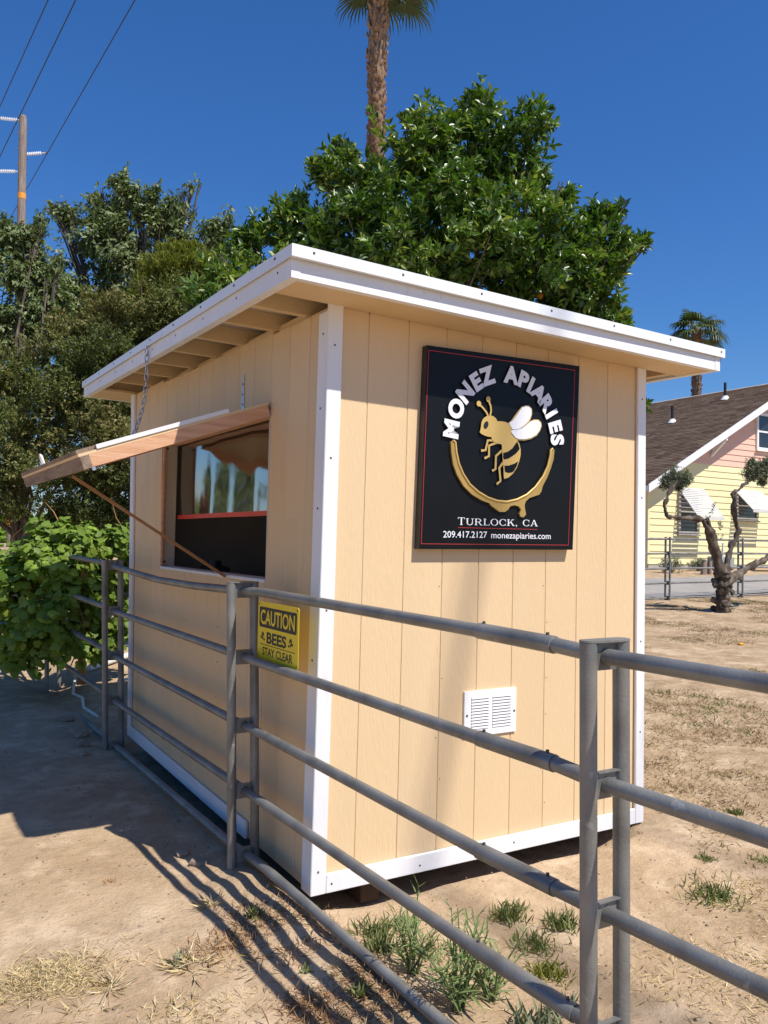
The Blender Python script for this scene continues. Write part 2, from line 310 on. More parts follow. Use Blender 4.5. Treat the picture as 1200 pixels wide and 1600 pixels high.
M['stick'] = mat('brown_stick_wood', [(.30, .145, .05), (.38, .20, .08)], scale=10, rough=.7, per_object=0)
M['galv'] = mat('galvanised_pipe', [(.155, .154, .145), (.228, .226, .212), (.295, .292, .275)], scale=7, rough=.48, metal=.45, bump=.15, bscale=140, per_object=.06,
                fine=[(23, (.42, .42, .41), .66, .74, .6), (6, (.13, .12, .115), .6, .75, .5), (13, (.16, .10, .065), .70, .78, .35)])
M['steel'] = mat('zinc_steel', [(.5, .5, .52), (.65, .65, .66)], scale=20, rough=.35, metal=.8, per_object=.03)
M['screw'] = mat('dark_screw_head', [(.06, .055, .05), (.12, .10, .09)], scale=30, rough=.5, metal=.3, per_object=0)
M['signblack'] = mat('gloss_black_sign_face', [(.007, .0075, .0085), (.010, .011, .012)], scale=3, rough=.3, spec=.14, per_object=0)
M['gold'] = mat('gold_paint', [(.60, .40, .12), (.66, .45, .15)], scale=4, rough=.42, metal=.15, per_object=0)
M['golddark'] = mat('bronze_gold_relief', [(.42, .27, .075), (.55, .36, .11)], scale=6, rough=.35, metal=.35, per_object=0)
M['signwhite'] = mat('white_sign_letter', [(.74, .75, .80), (.80, .81, .85)], scale=5, rough=.45, per_object=0)
M['signred'] = mat('red_pinstripe', [(.42, .03, .035), (.46, .04, .04)], scale=5, rough=.5, per_object=0)
M['yellow'] = mat('yellow_caution_sheet', [(.80, .60, .015), (.84, .64, .02)], scale=5, rough=.4, per_object=0)
M['signside'] = mat('dark_sign_edge', [(.03, .027, .025), (.05, .045, .04)], scale=8, rough=.6, per_object=0)
M['ink'] = mat('black_print', [(.012, .012, .012), (.02, .02, .02)], scale=5, rough=.5, per_object=0)
M['redtape'] = mat('red_vinyl_hem', [(.58, .045, .025), (.66, .07, .04)], scale=5, rough=.45, per_object=0)
M['ventwhite'] = mat('white_vent_enamel', [(.80, .80, .82), (.84, .84, .85)], scale=5, rough=.35, per_object=0)
M['hedge'] = mat('olive_shrub_leaves', [(.055, .078, .020), (.115, .140, .036), (.185, .195, .06), (.27, .205, .095)], attr='tint', rough=.55, spec=.3, translucent=.2, ramp=(0, 1), per_object=.04)
M['juniper'] = mat('yellow_green_leaves', [(.12, .14, .022), (.20, .215, .038), (.27, .265, .06)], attr='tint', rough=.6, spec=.2, translucent=.25, ramp=(0, 1), per_object=.0)
M['citrusleaf'] = mat('citrus_leaves', [(.028, .066, .009), (.060, .128, .016), (.125, .205, .027), (.30, .35, .075)], attr='tint', rough=.36, spec=.5, translucent=.22, ramp=(0, 1), per_object=.0)
M['tallleaf'] = mat('tall_tree_leaves', [(.095, .135, .05), (.165, .21, .082), (.26, .295, .13)], attr='tint', rough=.5, spec=.4, translucent=.22, ramp=(0, 1), per_object=.05)
M['vineleaf'] = mat('grape_leaves', [(.11, .19, .022), (.19, .29, .035), (.33, .41, .075)], attr='tint', rough=.5, spec=.35, translucent=.35, ramp=(0, 1), per_object=.12)
M['vineleaf1'] = mat('grape_leaf', [(.12, .20, .022), (.20, .30, .035), (.33, .41, .075)], scale=6, rough=.5, spec=.35, translucent=.35, per_object=.42)
M['oliveleaf'] = mat('olive_leaves', [(.09, .11, .07), (.155, .18, .12), (.23, .24, .175)], attr='tint', rough=.6, spec=.3, translucent=.15, ramp=(0, 1), per_object=.0)
M['palmleaf'] = mat('palm_fronds', [(.028, .055, .016), (.055, .09, .026), (.10, .125, .045)], attr='tint', rough=.45, spec=.4, translucent=.15, ramp=(0, 1), per_object=.1)
M['petiole'] = mat('palm_stalk', [(.22, .27, .06), (.30, .33, .10)], scale=6, rough=.5, per_object=.05)
M['palmbark'] = mat('palm_bark', [(.085, .06, .042), (.17, .125, .09), (.27, .21, .16)], scale=9, rough=.9, bump=.9, bscale=25, stretch=(1, 1, .8), per_object=.0)
M['boot'] = mat('palm_leaf_bases', [(.16, .085, .045), (.30, .18, .10), (.42, .28, .17)], attr='tint', rough=.85, ramp=(0, 1), per_object=.0)
M['bark'] = mat('grey_brown_bark', [(.055, .042, .032), (.11, .088, .068), (.17, .14, .115)], scale=14, rough=.9, bump=1, bscale=30, stretch=(1, 1, .35), per_object=.05)
M['olivebark'] = mat('olive_bark', [(.035, .026, .02), (.085, .066, .05), (.20, .16, .12)], scale=9, rough=.9, bump=1, bscale=22, stretch=(1, 1, .5), per_object=.0)
M['orange'] = mat('orange_rind', [(.62, .26, .02), (.70, .33, .03)], scale=9, rough=.4, per_object=.1)
M['pole'] = mat('weathered_pole_wood', [(.13, .10, .08), (.22, .17, .14), (.30, .25, .21)], scale=6, rough=.9, bump=.5, stretch=(4, 4, .25), per_object=0)
M['porcelain'] = mat('pale_insulator', [(.62, .65, .70), (.72, .74, .78)], scale=6, rough=.3, per_object=0)
M['band'] = mat('orange_band', [(.68, .27, .03), (.72, .32, .04)], scale=6, rough=.6, per_object=0)
M['wire'] = mat('dark_wire', [(.02, .02, .022), (.03, .03, .032)], scale=6, rough=.6, per_object=0)
M['hyellow'] = mat('yellow_house_paint', [(.74, .665, .37), (.78, .71, .41)], scale=1.2, rough=.6, per_object=.025, bump=.1)
M['hpink'] = mat('pink_house_paint', [(.70, .44, .33), (.74, .48, .37)], scale=1.2, rough=.6, per_object=.025, bump=.1)
M['shingle'] = mat('brown_roof_shingles', [(.10, .065, .044), (.175, .12, .084), (.27, .19, .135)], attr='tint', rough=.95, spec=.1, ramp=(0, 1), per_object=0)
M['glass'] = mat('dark_window_glass', [(.02, .024, .028), (.035, .04, .045)], scale=2, rough=.08, spec=.6, per_object=0)
M['blind'] = mat('grey_blind', [(.20, .20, .20), (.28, .28, .27)], scale=2, rough=.7, per_object=.05)
M['concrete'] = mat('concrete', [(.32, .30, .27), (.42, .39, .35)], scale=4, rough=.9, bump=.3, per_object=.05)
M['driveway'] = mat('grey_driveway', [(.27, .25, .22), (.35, .32, .28)], scale=1.3, rough=.9, bump=.2, per_object=0, fine=[(3, (.2, .18, .16), .6, .75, .5)])
M['canvas'] = mat('off_white_panel', [(.62, .58, .50), (.70, .66, .58)], scale=3, rough=.7, per_object=0)
M['awning'] = mat('chalky_white_awning', [(.56, .55, .52), (.64, .63, .60)], scale=4, rough=.6, per_object=.04)
M['grey'] = mat('grey_metal_box', [(.25, .26, .26), (.33, .34, .34)], scale=3, rough=.5, per_object=0)
M['weed'] = mat('weed_leaves', [(.12, .145, .045), (.185, .215, .075), (.28, .29, .12)], attr='tint', rough=.6, spec=.3, translucent=.2, ramp=(0, 1), per_object=.15)
M['weedleaf'] = mat('weed_leaf', [(.15, .21, .075), (.22, .28, .11)], scale=5, rough=.6, spec=.3, translucent=.2, per_object=.25)
M['silverweed'] = mat('silvery_weed_leaves', [(.16, .19, .11), (.24, .27, .17), (.30, .32, .22)], attr='tint', rough=.7, spec=.2, translucent=.15, ramp=(0, 1), per_object=.1)
M['straw'] = mat('dry_straw', [(.46, .34, .17), (.62, .49, .28), (.76, .64, .40)], attr='tint', rough=.8, spec=.2, translucent=.15, ramp=(0, 1), per_object=0)
M['rust'] = mat('rusty_dry_weed', [(.26, .14, .07), (.38, .22, .11), (.50, .34, .18)], attr='tint', rough=.85, spec=.1, ramp=(0, 1), per_object=.1)
M['litter'] = mat('dry_brown_grass', [(.14, .095, .05), (.24, .165, .085), (.38, .28, .15), (.16, .18, .07)], attr='tint', rough=.9, spec=.1, ramp=(0, 1), per_object=0)
M['stone'] = mat('tan_stone', [(.24, .18, .13), (.36, .28, .20)], scale=8, rough=.95, bump=.5, per_object=.2)
M['pvc'] = mat('white_pipe', [(.66, .66, .62), (.74, .74, .70)], scale=6, rough=.45, per_object=.03)


def clear_vinyl():
    m = bpy.data.materials.new('clear_vinyl'); m.use_nodes = True
    nt = m.node_tree; N = nt.nodes; L = nt.links; N.clear()
    out = N.new('ShaderNodeOutputMaterial'); mu = N.new('ShaderNodeMath'); mu.operation = 'MULTIPLY'; mu.inputs[1].default_value = .5
    tr = N.new('ShaderNodeBsdfTransparent'); gl = N.new('ShaderNodeBsdfGlossy')
    tr.inputs[0].default_value = (.86, .86, .84, 1); gl.inputs['Roughness'].default_value = .07; gl.inputs[0].default_value = (.9, .9, .9, 1)
    fr = N.new('ShaderNodeFresnel'); fr.inputs[0].default_value = 1.5
    ms = N.new('ShaderNodeMixShader')
    L.new(fr.outputs[0], mu.inputs[0]); L.new(mu.outputs[0], ms.inputs[0]); L.new(tr.outputs[0], ms.inputs[1]); L.new(gl.outputs[0], ms.inputs[2]); L.new(ms.outputs[0], out.inputs[0])
    return m


M['vinyl'] = clear_vinyl()


# ---------------------------------------------------------------- terrain
def _h(ix, iy, seed):
    n = (ix.astype(np.int64) * 374761393 + iy.astype(np.int64) * 668265263 + seed * 974711) & 0x7fffffff
    n = ((n ^ (n >> 13)) * 1274126177) & 0x7fffffff
    n = n ^ (n >> 16)
    return (n & 0xffff) / 65535.0 * 2 - 1


def vnoise(x, y, seed=0):
    x = np.asarray(x, float); y = np.asarray(y, float)
    ix = np.floor(x).astype(np.int64); iy = np.floor(y).astype(np.int64); fx = x - ix; fy = y - iy
    u = fx * fx * fx * (fx * (fx * 6 - 15) + 10); w = fy * fy * fy * (fy * (fy * 6 - 15) + 10)
    return ((_h(ix, iy, seed) * (1 - u) + _h(ix + 1, iy, seed) * u) * (1 - w) + (_h(ix, iy + 1, seed) * (1 - u) + _h(ix + 1, iy + 1, seed) * u) * w)


def sst(a, b, x):
    t = np.clip((np.asarray(x, float) - a) / (b - a), 0, 1)
    return t * t * (3 - 2 * t)


def gz(x, y):
    x = np.asarray(x, float); y = np.asarray(y, float)
    s = (x + 1.46) * .515 + (y + 2.9) * .857
    h = np.interp(s, [0, 5.5, 8, 14.5, 16.6, 26, 40, 80], [0, 0, .03, .21, .27, .70, .84, .95])
    left = -.05 + .04 * sst(-.5, -2.5, y) * 0
    right = -.03 + .02 * sst(1.2, 1.9, x)
    near = left + (right - left) * sst(-.15, .1, x)
    berm = np.interp(y, [-4, -1, .3, 1.2, 3, 5.5], [.02, .02, .045, 0, -.01, -.06]) * np.exp(-((x + .12 - .045 * np.maximum(0, .46 - y)) / .16) ** 2)
    pit = -.095 * sst(-.07, .02, x) * sst(1.80, 1.55, x) * sst(-.09, -.005, y) * sst(3.3, 2.9, y)
    fade = np.exp(-np.maximum(s - 3, 0) / 12)
    n = .012 * vnoise(x * 1.3, y * 1.3, 1) + .008 * vnoise(x * 3.7, y * 3.7, 2) + .0045 * vnoise(x * 9, y * 9, 3) + .002 * vnoise(x * 24, y * 24, 4)
    n = n + .010 * np.maximum(0, vnoise(x * 6.2, y * 6.2, 9)) * np.exp(-((x + .25) / .25) ** 2)
    far = .05 * vnoise(x * .25, y * .25, 5) * sst(4, 10, s)
    return h + (near + berm + pit) * sst(14, 6, s) + n * (.35 + .65 * fade) + far


def gz1(x, y): return float(gz(x, y))


def axis(lo, hi, step, far, grow=1.13):
    a = list(np.arange(lo, hi + 1e-6, step)); d = step
    while a[-1] < far: d *= grow; a.append(a[-1] + d)
    b = [lo]; d = step
    while b[-1] > -far: d *= grow; b.append(b[-1] - d)
    return np.array(b[:0:-1] + a)


def ground_material():
    m = bpy.data.materials.new('sandy_dirt'); m.use_nodes = True
    nt = m.node_tree; N = nt.nodes; L = nt.links; P = N['Principled BSDF']
    P.inputs['Roughness'].default_value = .95; P.inputs['Specular IOR Level'].default_value = .15
    tc = N.new('ShaderNodeTexCoord')

    def noise(scale, detail=8, rough=.6):
        n = N.new('ShaderNodeTexNoise'); n.inputs['Scale'].default_value = scale; n.inputs['Detail'].default_value = detail; n.inputs['Roughness'].default_value = rough
        L.new(tc.outputs['Object'], n.inputs['Vector']); return n.outputs['Fac']

    def ramp(src, pts):
        r = N.new('ShaderNodeValToRGB'); e = r.color_ramp.elements
        for i, (p, c) in enumerate(pts):
            q = e[i] if i < 2 else e.new(p)
            q.position = p; q.color = (*c, 1)
        L.new(src, r.inputs[0]); return r.outputs[0]

    def mix(f, a, b, blend='MIX'):
        x = N.new('ShaderNodeMix'); x.data_type = 'RGBA'; x.blend_type = blend
        if hasattr(f, 'links'): L.new(f, x.inputs[0])
        else: x.inputs[0].default_value = f
        for i, q in ((6, a), (7, b)):
            if hasattr(q, 'links'): L.new(q, x.inputs[i])
            else: x.inputs[i].default_value = (*q, 1)
        return x.outputs[2]

    def rng_(src, a, b, c=0, d=1):
        r = N.new('ShaderNodeMapRange'); L.new(src, r.inputs[0])
        for i, v in zip((1, 2, 3, 4), (a, b, c, d)): r.inputs[i].default_value = v
        return r.outputs[0]

    base = ramp(noise(1.7), [(.30, (.36, .25, .15)), (.5, (.46, .335, .208)), (.70, (.55, .41, .27))])
    base = mix(rng_(noise(14), .45, .75, 0, .5), base, (.27, .185, .115))
    base = mix(rng_(noise(5.5, 10), .52, .64, 0, .75), base, (.60, .46, .31))
    # dry litter cover away from the bare lane, scattered in broken patches
    lit = N.new('ShaderNodeAttribute'); lit.attribute_name = 'litter'
    patch = N.new('ShaderNodeMath'); patch.operation = 'MULTIPLY'
    L.new(rng_(noise(4.0, 10, .7), .45, .6, 0, .75), patch.inputs[0]); L.new(lit.outputs['Fac'], patch.inputs[1])
    base = mix(patch.outputs[0], base, ramp(noise(38, 6), [(.35, (.16, .105, .06)), (.52, (.30, .20, .11)), (.68, (.44, .31, .17))]))
    # small dark crumbs of soil
    vo = N.new('ShaderNodeTexVoronoi'); vo.inputs['Scale'].default_value = 60
    L.new(tc.outputs['Object'], vo.inputs['Vector'])
    crumb = N.new('ShaderNodeMath'); crumb.operation = 'MULTIPLY'
    L.new(rng_(vo.outputs['Distance'], .12, .28, 1, 0), crumb.inputs[0]); L.new(rng_(noise(9), .48, .60, 0, .7), crumb.inputs[1])
    base = mix(crumb.outputs[0], base, (.17, .12, .08))
    L.new(base, P.inputs['Base Color'])
    b1 = N.new('ShaderNodeBump'); b1.inputs['Strength'].default_value = .8; b1.inputs['Distance'].default_value = .012
    L.new(noise(60, 10, .65), b1.inputs['Height'])
    b2 = N.new('ShaderNodeBump'); b2.inputs['Strength'].default_value = .5; b2.inputs['Distance'].default_value = .03
    L.new(noise(11, 8, .6), b2.inputs['Height']); L.new(b1.outputs[0], b2.inputs['Normal'])
    L.new(b2.outputs[0], P.inputs['Normal'])
    return m


def build_ground():
    xs = axis(-2.6, 5.2, .03, 900); ys = axis(-3.2, 6.5, .032, 900)
    X, Y = np.meshgrid(xs, ys); Z = gz(X, Y)
    nx, ny = len(xs), len(ys)
    v = np.stack([X, Y, Z], -1).reshape(-1, 3)
    i = np.arange(nx * ny).reshape(ny, nx)
    f = np.stack([i[:-1, :-1], i[:-1, 1:], i[1:, 1:], i[1:, :-1]], -1).reshape(-1, 4)
    me = bpy.data.meshes.new('ground')
    me.vertices.add(len(v)); me.vertices.foreach_set('co', v.ravel().astype(np.float32))
    me.loops.add(f.size); me.loops.foreach_set('vertex_index', f.ravel().astype(np.int32))
    me.polygons.add(len(f)); me.polygons.foreach_set('loop_start', np.arange(0, f.size, 4, dtype=np.int32))
    me.polygons.foreach_set('use_smooth', np.ones(len(f), bool))
    lit = np.clip(sst(1.5, 2.6, X) * .9 + sst(.2, 1.2, X) * sst(-.4, -1.0, Y) * .8 + sst(-.7, -1.2, X) * sst(.5, -.4, Y) * .7, 0, 1)
    a = me.attributes.new('litter', 'FLOAT', 'POINT'); a.data.foreach_set('value', lit.ravel().astype(np.float32))
    me.update(); me.materials.append(ground_material())
    o = bpy.data.objects.new('ground', me); link(o); tag(o, 'sandy bare dirt yard scattered with dry grass', kind='structure')


build_ground()


# ---------------------------------------------------------------- foliage helpers
def fast_mesh(name, V, F3, tint, m, parent=None, smooth=False, kind='stuff'):
    """V (n,3) world coordinates, F3 (k,3) triangles, tint per face"""
    me = bpy.data.meshes.new(name)
    o0 = V.mean(0)
    me.vertices.add(len(V)); me.vertices.foreach_set('co', (V - o0).ravel().astype(np.float32))
    me.loops.add(F3.size); me.loops.foreach_set('vertex_index', F3.ravel().astype(np.int32))
    me.polygons.add(len(F3)); me.polygons.foreach_set('loop_start', np.arange(0, F3.size, 3, dtype=np.int32))
    if smooth: me.polygons.foreach_set('use_smooth', np.ones(len(F3), bool))
    a = me.attributes.new('tint', 'FLOAT', 'FACE'); a.data.foreach_set('value', tint.astype(np.float32))
    me.update(); me.materials.append(m)
    o = bpy.data.objects.new(name, me)
    po = world_loc(parent) if parent is not None else Vector((0, 0, 0))
    o.location = Vector(o0) - po
    link(o, parent)
    if kind: o['kind'] = kind
    return o


def unit(a): return a / np.maximum(np.linalg.norm(a, axis=-1, keepdims=True), 1e-9)


def leaf_quads(base, axis_, nrm, length, width, fold=.25, tint=None, curl=0.0):
    """folded diamond leaves, two triangles on each side of the midrib -> 2 tris a leaf (4 with curl)"""
    n = len(base); side = unit(np.cross(axis_, nrm)); nrm = np.cross(side, axis_)
    L_ = np.asarray(length).reshape(-1, 1) * np.ones((n, 1)); W_ = np.asarray(width).reshape(-1, 1) * np.ones((n, 1))
    mid = base + axis_ * L_ * .5
    a = mid + side * W_ * .5 + nrm * W_ * fold
    b = mid - side * W_ * .5 + nrm * W_ * fold
    tip = base + axis_ * L_ - nrm * L_ * curl
    V = np.stack([base, a, tip, b], 1).reshape(-1, 3)
    i = np.arange(n)[:, None] * 4
    F = np.concatenate([i + [[0, 1, 2]], i + [[0, 2, 3]]], 1).reshape(-1, 3)
    t = np.repeat(rng.random(n) if tint is None else tint, 2)
    return V, F, t


def crown_points(blobs, n, inner=.25, lump=.22, seed=1, squash=1.0, void=0.0, void_cut=-.22):
    r = np.random.default_rng(seed)
    B = np.array(blobs, float); w = B[:, 3] ** 2; w /= w.sum()
    P = []; D = []
    got = 0
    while got < n:
        k = r.choice(len(B), n, p=w)
        d = unit(r.normal(size=(n, 3)))
        rad = np.where(r.random(n) < inner, r.uniform(.25, .8, n), r.uniform(.82, 1.06, n))
        c = B[k, :3]; R = B[k, 3]
        bump = 1 + lump * (np.sin(d[:, 0] * 5 + k * 2.1) * np.sin(d[:, 1] * 6 + k) + np.sin(d[:, 2] * 7 + k * 1.3) * .6)
        p = c + d * (R * rad * bump)[:, None] * np.array([1, 1, squash])
        keep = np.ones(n, bool)
        for j in range(len(B)):                     # thin out what lies deep inside another lobe
            dist = np.linalg.norm((p - B[j, :3]) / np.array([1, 1, squash]), axis=1)
            deep = (dist < .68 * B[j, 3]) & (k != j)
            keep &= ~(deep & (r.random(n) < .85))
        if void:                                    # dark hollows between the leaf masses
            q = np.sin(p[:, 0] * void + 1.1) * np.sin(p[:, 1] * void * .93 + .4) * np.sin(p[:, 2] * void * 1.07 + 2.3) + .5 * np.sin(p[:, 0] * void * 2.1) * np.sin(p[:, 2] * void * 2.3 + p[:, 1])
            keep &= (q > void_cut) | (r.random(n) > .85)
        P.append(p[keep]); D.append(d[keep]); got += keep.sum()
    return np.concatenate(P)[:n], np.concatenate(D)[:n]


def crown(name, blobs, n_clusters, per, L_, W_, m, parent, seed=1, up=.4, droop=0.0, spread=(35, 80), twig=.12, inner=.25, lump=.22,
          tint_bias=0.0, tint_sd=.22, fold=.25, curl=.0, squash=1.0, patch=.6, void=0.0, void_cut=-.22):
    r = np.random.default_rng(seed + 100)
    P, D = crown_points(blobs, n_clusters, inner, lump, seed, squash, void, void_cut)
    d = unit(D + np.array([0, 0, up]) + r.normal(size=D.shape) * .35)
    k = np.repeat(np.arange(n_clusters), per); n = len(k)
    dd = d[k]
    tan = unit(np.cross(dd, r.normal(size=(n, 3))))
    phi = np.radians(r.uniform(spread[0], spread[1], n))[:, None]
    ax = unit(dd * np.cos(phi) + tan * np.sin(phi) + np.array([0, 0, -droop]))
    base = P[k] - dd * (r.random((n, 1)) * twig)
    nr = unit(dd + np.array([0, 0, .5]) + r.normal(size=(n, 3)) * .45)
    L2 = L_ * r.uniform(.65, 1.2, n); W2 = W_ * r.uniform(.75, 1.2, n)
    cl_t = r.normal(size=n_clusters) * .12 + patch * .35 * np.sin(P[:, 0] * 2.3 + seed) * np.sin(P[:, 2] * 2.9 + P[:, 1] * 1.7)
    t = np.clip(.42 + tint_bias + cl_t[k] + r.normal(size=n) * tint_sd, 0, 1)
    V, F, T = leaf_quads(base, ax, nr, L2, W2, fold, t, curl)
    return fast_mesh(name, V, F, T, m, parent)


def limbs(root, trunk_top, blobs, m, parent, r0=.14, n=18, seed=3, name='trunk', flare=1.3, wob=.15, rmin=.012):
    r = random.Random(seed); mb = MB()
    root = Vector(root); top = Vector(trunk_top)
    pts = [root + (top - root) * t + Vector((r.uniform(-1, 1), r.uniform(-1, 1), 0)) * wob * .3 * math.sin(t * PI) for t in (0, .12, .35, .6, .85, 1)]
    mb.tube(pts, [r0 * flare, r0 * 1.08, r0, r0 * .92, r0 * .85, r0 * .75], 10)
    bl = sorted(blobs, key=lambda b: -b[3]); r.shuffle(bl)
    for b in bl[:n]:
        e = Vector(b[:3]); st = root + (top - root) * r.uniform(.55, 1)
        mid = st.lerp(e, .5) + Vector((r.uniform(-1, 1), r.uniform(-1, 1), r.uniform(-.2, .6))) * wob * 1.6
        q = [st, st.lerp(mid, .5) + Vector((0, 0, wob * .3)), mid, mid.lerp(e, .6), e]
        ra = r0 * r.uniform(.3, .5)
        mb.tube(q, [ra, ra * .8, ra * .6, ra * .4, rmin], 7)
        for _ in range(4):
            a = mid.lerp(e, r.uniform(0, 1)); bb = e + Vector((r.uniform(-1, 1), r.uniform(-1, 1), r.uniform(-.7, 1))).normalized() * b[3] * .9
            mb.tube([a, a.lerp(bb, .5) + Vector((0, 0, .05)), bb], [ra * .3, ra * .2, rmin * .6], 5)
    return mb.build(name, m, parent)


def text_mesh(body, size, extrude=.0, offset=0.0, align='CENTER', sx=1.0, spacing=1.0):
    cu = bpy.data.curves.new('text', 'FONT'); cu.body = body; cu.size = size; cu.extrude = extrude; cu.offset = offset
    cu.align_x = align; cu.space_character = spacing; cu.resolution_u = 4
    o = bpy.data.objects.new('text', cu); COL.objects.link(o)
    dg = bpy.context.evaluated_depsgraph_get()
    me = bpy.data.meshes.new_from_object(o.evaluated_get(dg))
    bpy.data.objects.remove(o); bpy.data.curves.remove(cu)
    if sx != 1.0: me.transform(Matrix.Diagonal((sx, 1, 1, 1)))
    return me


def two_tone(o, side_mat, axis=(0, -1, 0)):
    """faces that do not look along axis (the edges of a raised plate) take the second material"""
    me = o.data; me.materials.append(side_mat); a = Vector(axis)
    for p in me.polygons:
        if p.normal.dot(a) < .6: p.material_index = 1
    return o


def roughen(o, amp, freq, seed=0):
    me = o.data; n = len(me.vertices); co = np.empty(n * 3, np.float32); no = np.empty(n * 3, np.float32)
    me.vertices.foreach_get('co', co); me.vertex_normals.foreach_get('vector', no)
    co = co.reshape(-1, 3); no = no.reshape(-1, 3); p = co * freq
    d = vnoise(p[:, 0] + p[:, 2] * .35 + 11, p[:, 1] + p[:, 2] * .5, seed) + .5 * vnoise(p[:, 0] * 2.3 + 5, p[:, 2] * 1.1 + p[:, 1] * 2.1, seed + 1) + .4 * vnoise(p[:, 2] * 2.1, p[:, 0] * 1.7 - p[:, 1], seed + 2)
    me.vertices.foreach_set('co', (co + no * (d * amp)[:, None]).ravel().astype(np.float32)); me.update()


def place_mesh(name, me, m, parent, Mx):
    me.materials.clear(); me.materials.append(m)
    o = bpy.data.objects.new(name, me); link(o, parent)
    po = world_loc(parent) if parent is not None else Vector((0, 0, 0))
    o.matrix_local = Matrix.Translation(-po) @ Mx
    return o


def text_width(me):
    a = np.empty(len(me.vertices) * 3, np.float32); me.vertices.foreach_get('co', a); a = a.reshape(-1, 3)
    return a.min(0), a.max(0)

# ---------------------------------------------------------------- the honey shed
W, D = 1.83, 2.952
SI = .018                      # siding face lies this far behind the trim faces


def warp(p):                   # hand-built walls lean a little
    x, y, z = p
    return (x + (z / 2.3 - .5) * (.024 - .034 * min(1, max(0, x / W)) - .067 * min(1, max(0, y / D))), y, z)


def roof_z(x, y): return 2.311 - .0195 * (x + .255) + .0194 * (y + .22)


shed = thing('honey_shed', 'small tan plank-sided shed with white trim, flat overhanging roof and propped-open serving window', 'shed', (W / 2, D / 2, 0))

# floor and skids
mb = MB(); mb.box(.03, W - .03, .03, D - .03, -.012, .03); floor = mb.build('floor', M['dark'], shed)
for y0 in (.35, 1.5, 2.5):
    mb = MB(); mb.cbox(.16, 1.78, y0, y0 + .09, -.098, -.013, .004); mb.build('skid', M['skid'], shed)
mb = MB(); mb.cbox(.27, .36, .10, .24, -.12, -.013, .004); mb.build('support_block', M['skid'], shed)

# sign wall: sheathing with nine siding boards
WIN = (.5895, 2.262, 1.178, 1.968)       # y0 y1 z0 z1 of the serving window
G = .1965; GAP = .0022
front = MB(); front.box(.02, W - .02, SI + .003, SI + .022, .001, 2.30)
front_wall = front.build('front_wall', M['tan'], shed, warp=warp)
k = 0
while k * G < W - .03:
    x0, x1 = max(k * G, .03) + GAP, min((k + 1) * G, W - .012) - GAP
    mb = MB(); mb.cbox(x0, x1, SI, SI + .012, .004, roof_z((x0 + x1) / 2, 0) + .01, .0012)
    mb.build('siding_board', M['siding'], front_wall, warp=warp)
    k += 1
sw = MB()
sw.box(SI + .003, SI + .022, .03, WIN[0] - .002, .001, 2.31); sw.box(SI + .003, SI + .022, WIN[1] + .002, D - .02, .001, 2.36)
sw.box(SI + .003, SI + .022, WIN[0] - .002, WIN[1] + .002, .001, WIN[2] - .002); sw.box(SI + .003, SI + .022, WIN[0] - .002, WIN[1] + .002, WIN[3] + .002, 2.33)
side_wall = sw.build('serving_wall', M['tan'], shed, warp=warp)
for k in range(0, 16):
    y0, y1 = max(k * G, .03) + GAP, min((k + 1) * G, D - .015) - GAP
    if y1 - y0 < .02: continue
    zt = roof_z(0, (y0 + y1) / 2) - .012
    def piece(a, b, c, d):
        if b - a < .012 or d - c < .02: return
        q = MB(); q.cbox(SI, SI + .012, a, b, c, d, .0012); q.build('siding_board', M['siding'], side_wall, warp=warp)
    if y1 <= WIN[0] or y0 >= WIN[1]:
        piece(y0, y1, .004, zt)
    else:
        piece(y0, y1, .004, WIN[2]); piece(y0, y1, WIN[3], zt)
        piece(y0, min(y1, WIN[0]), WIN[2] + .002, WIN[3] - .002); piece(max(y0, WIN[1]), y1, WIN[2] + .002, WIN[3] - .002)
# back and far walls
for nm, bx in (('back_wall', (.02, W - .02, D - .03, D - .012, .001, 2.30)), ('far_wall', (W - .032, W - .014, .03, D - .03, .001, 2.27))):
    mb = MB(); mb.box(*bx); mb.build(nm, M['siding'], shed, warp=warp)
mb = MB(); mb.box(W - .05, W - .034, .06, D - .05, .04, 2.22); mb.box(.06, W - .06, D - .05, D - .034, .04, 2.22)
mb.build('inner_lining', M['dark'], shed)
for y0 in (.3, 1.05):
    mb = MB(); mb.cbox(W - .14, W - .052, y0 + 1.4, y0 + 1.44, .04, 2.2, .003); mb.build('stud', M['ply'], shed)
mb = MB(); mb.cbox(.14, .50, WIN[0], WIN[1], 1.06, 1.09, .003); mb.build('counter', M['ply'], shed)
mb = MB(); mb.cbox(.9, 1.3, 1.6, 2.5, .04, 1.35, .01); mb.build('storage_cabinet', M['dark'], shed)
mb = MB(); mb.cbox(.22, .36, 1.93, 2.12, 1.092, 1.20, .012); mb.tube([(.29, 2.02, 1.20), (.29, 2.02, 1.235)], .04, 10)
tag(mb.build('cash_box', M['ink'], None), 'small black box on the counter inside the serving window', 'box')

# corner trim and base boards
def trim(name, *b, c=.003, w=warp):
    q = MB(); q.cbox(*b, c); return q.build(name, M['white'], shed, warp=w)
trim('corner_trim', 0, .066, 0, SI - .001, 0, roof_z(.03, 0) + .005)
trim('corner_trim', 0, SI - .001, SI + .0005, .088, 0, roof_z(0, .05) - .022)
trim('corner_trim', 1.772, W, 0, SI - .001, 0, roof_z(1.8, 0) + .004)
trim('corner_trim', W - .012, W + .006, SI + .0005, .09, 0, roof_z(1.8, .05) - .03)
trim('corner_trim', 0, SI - .001, D - .075, D, .0, roof_z(0, D) - .01)
trim('base_board', .067, 1.771, 0, SI - .002, .0, .074)
trim('base_board', 0, SI - .002, .70, D - .076, .0, .078)

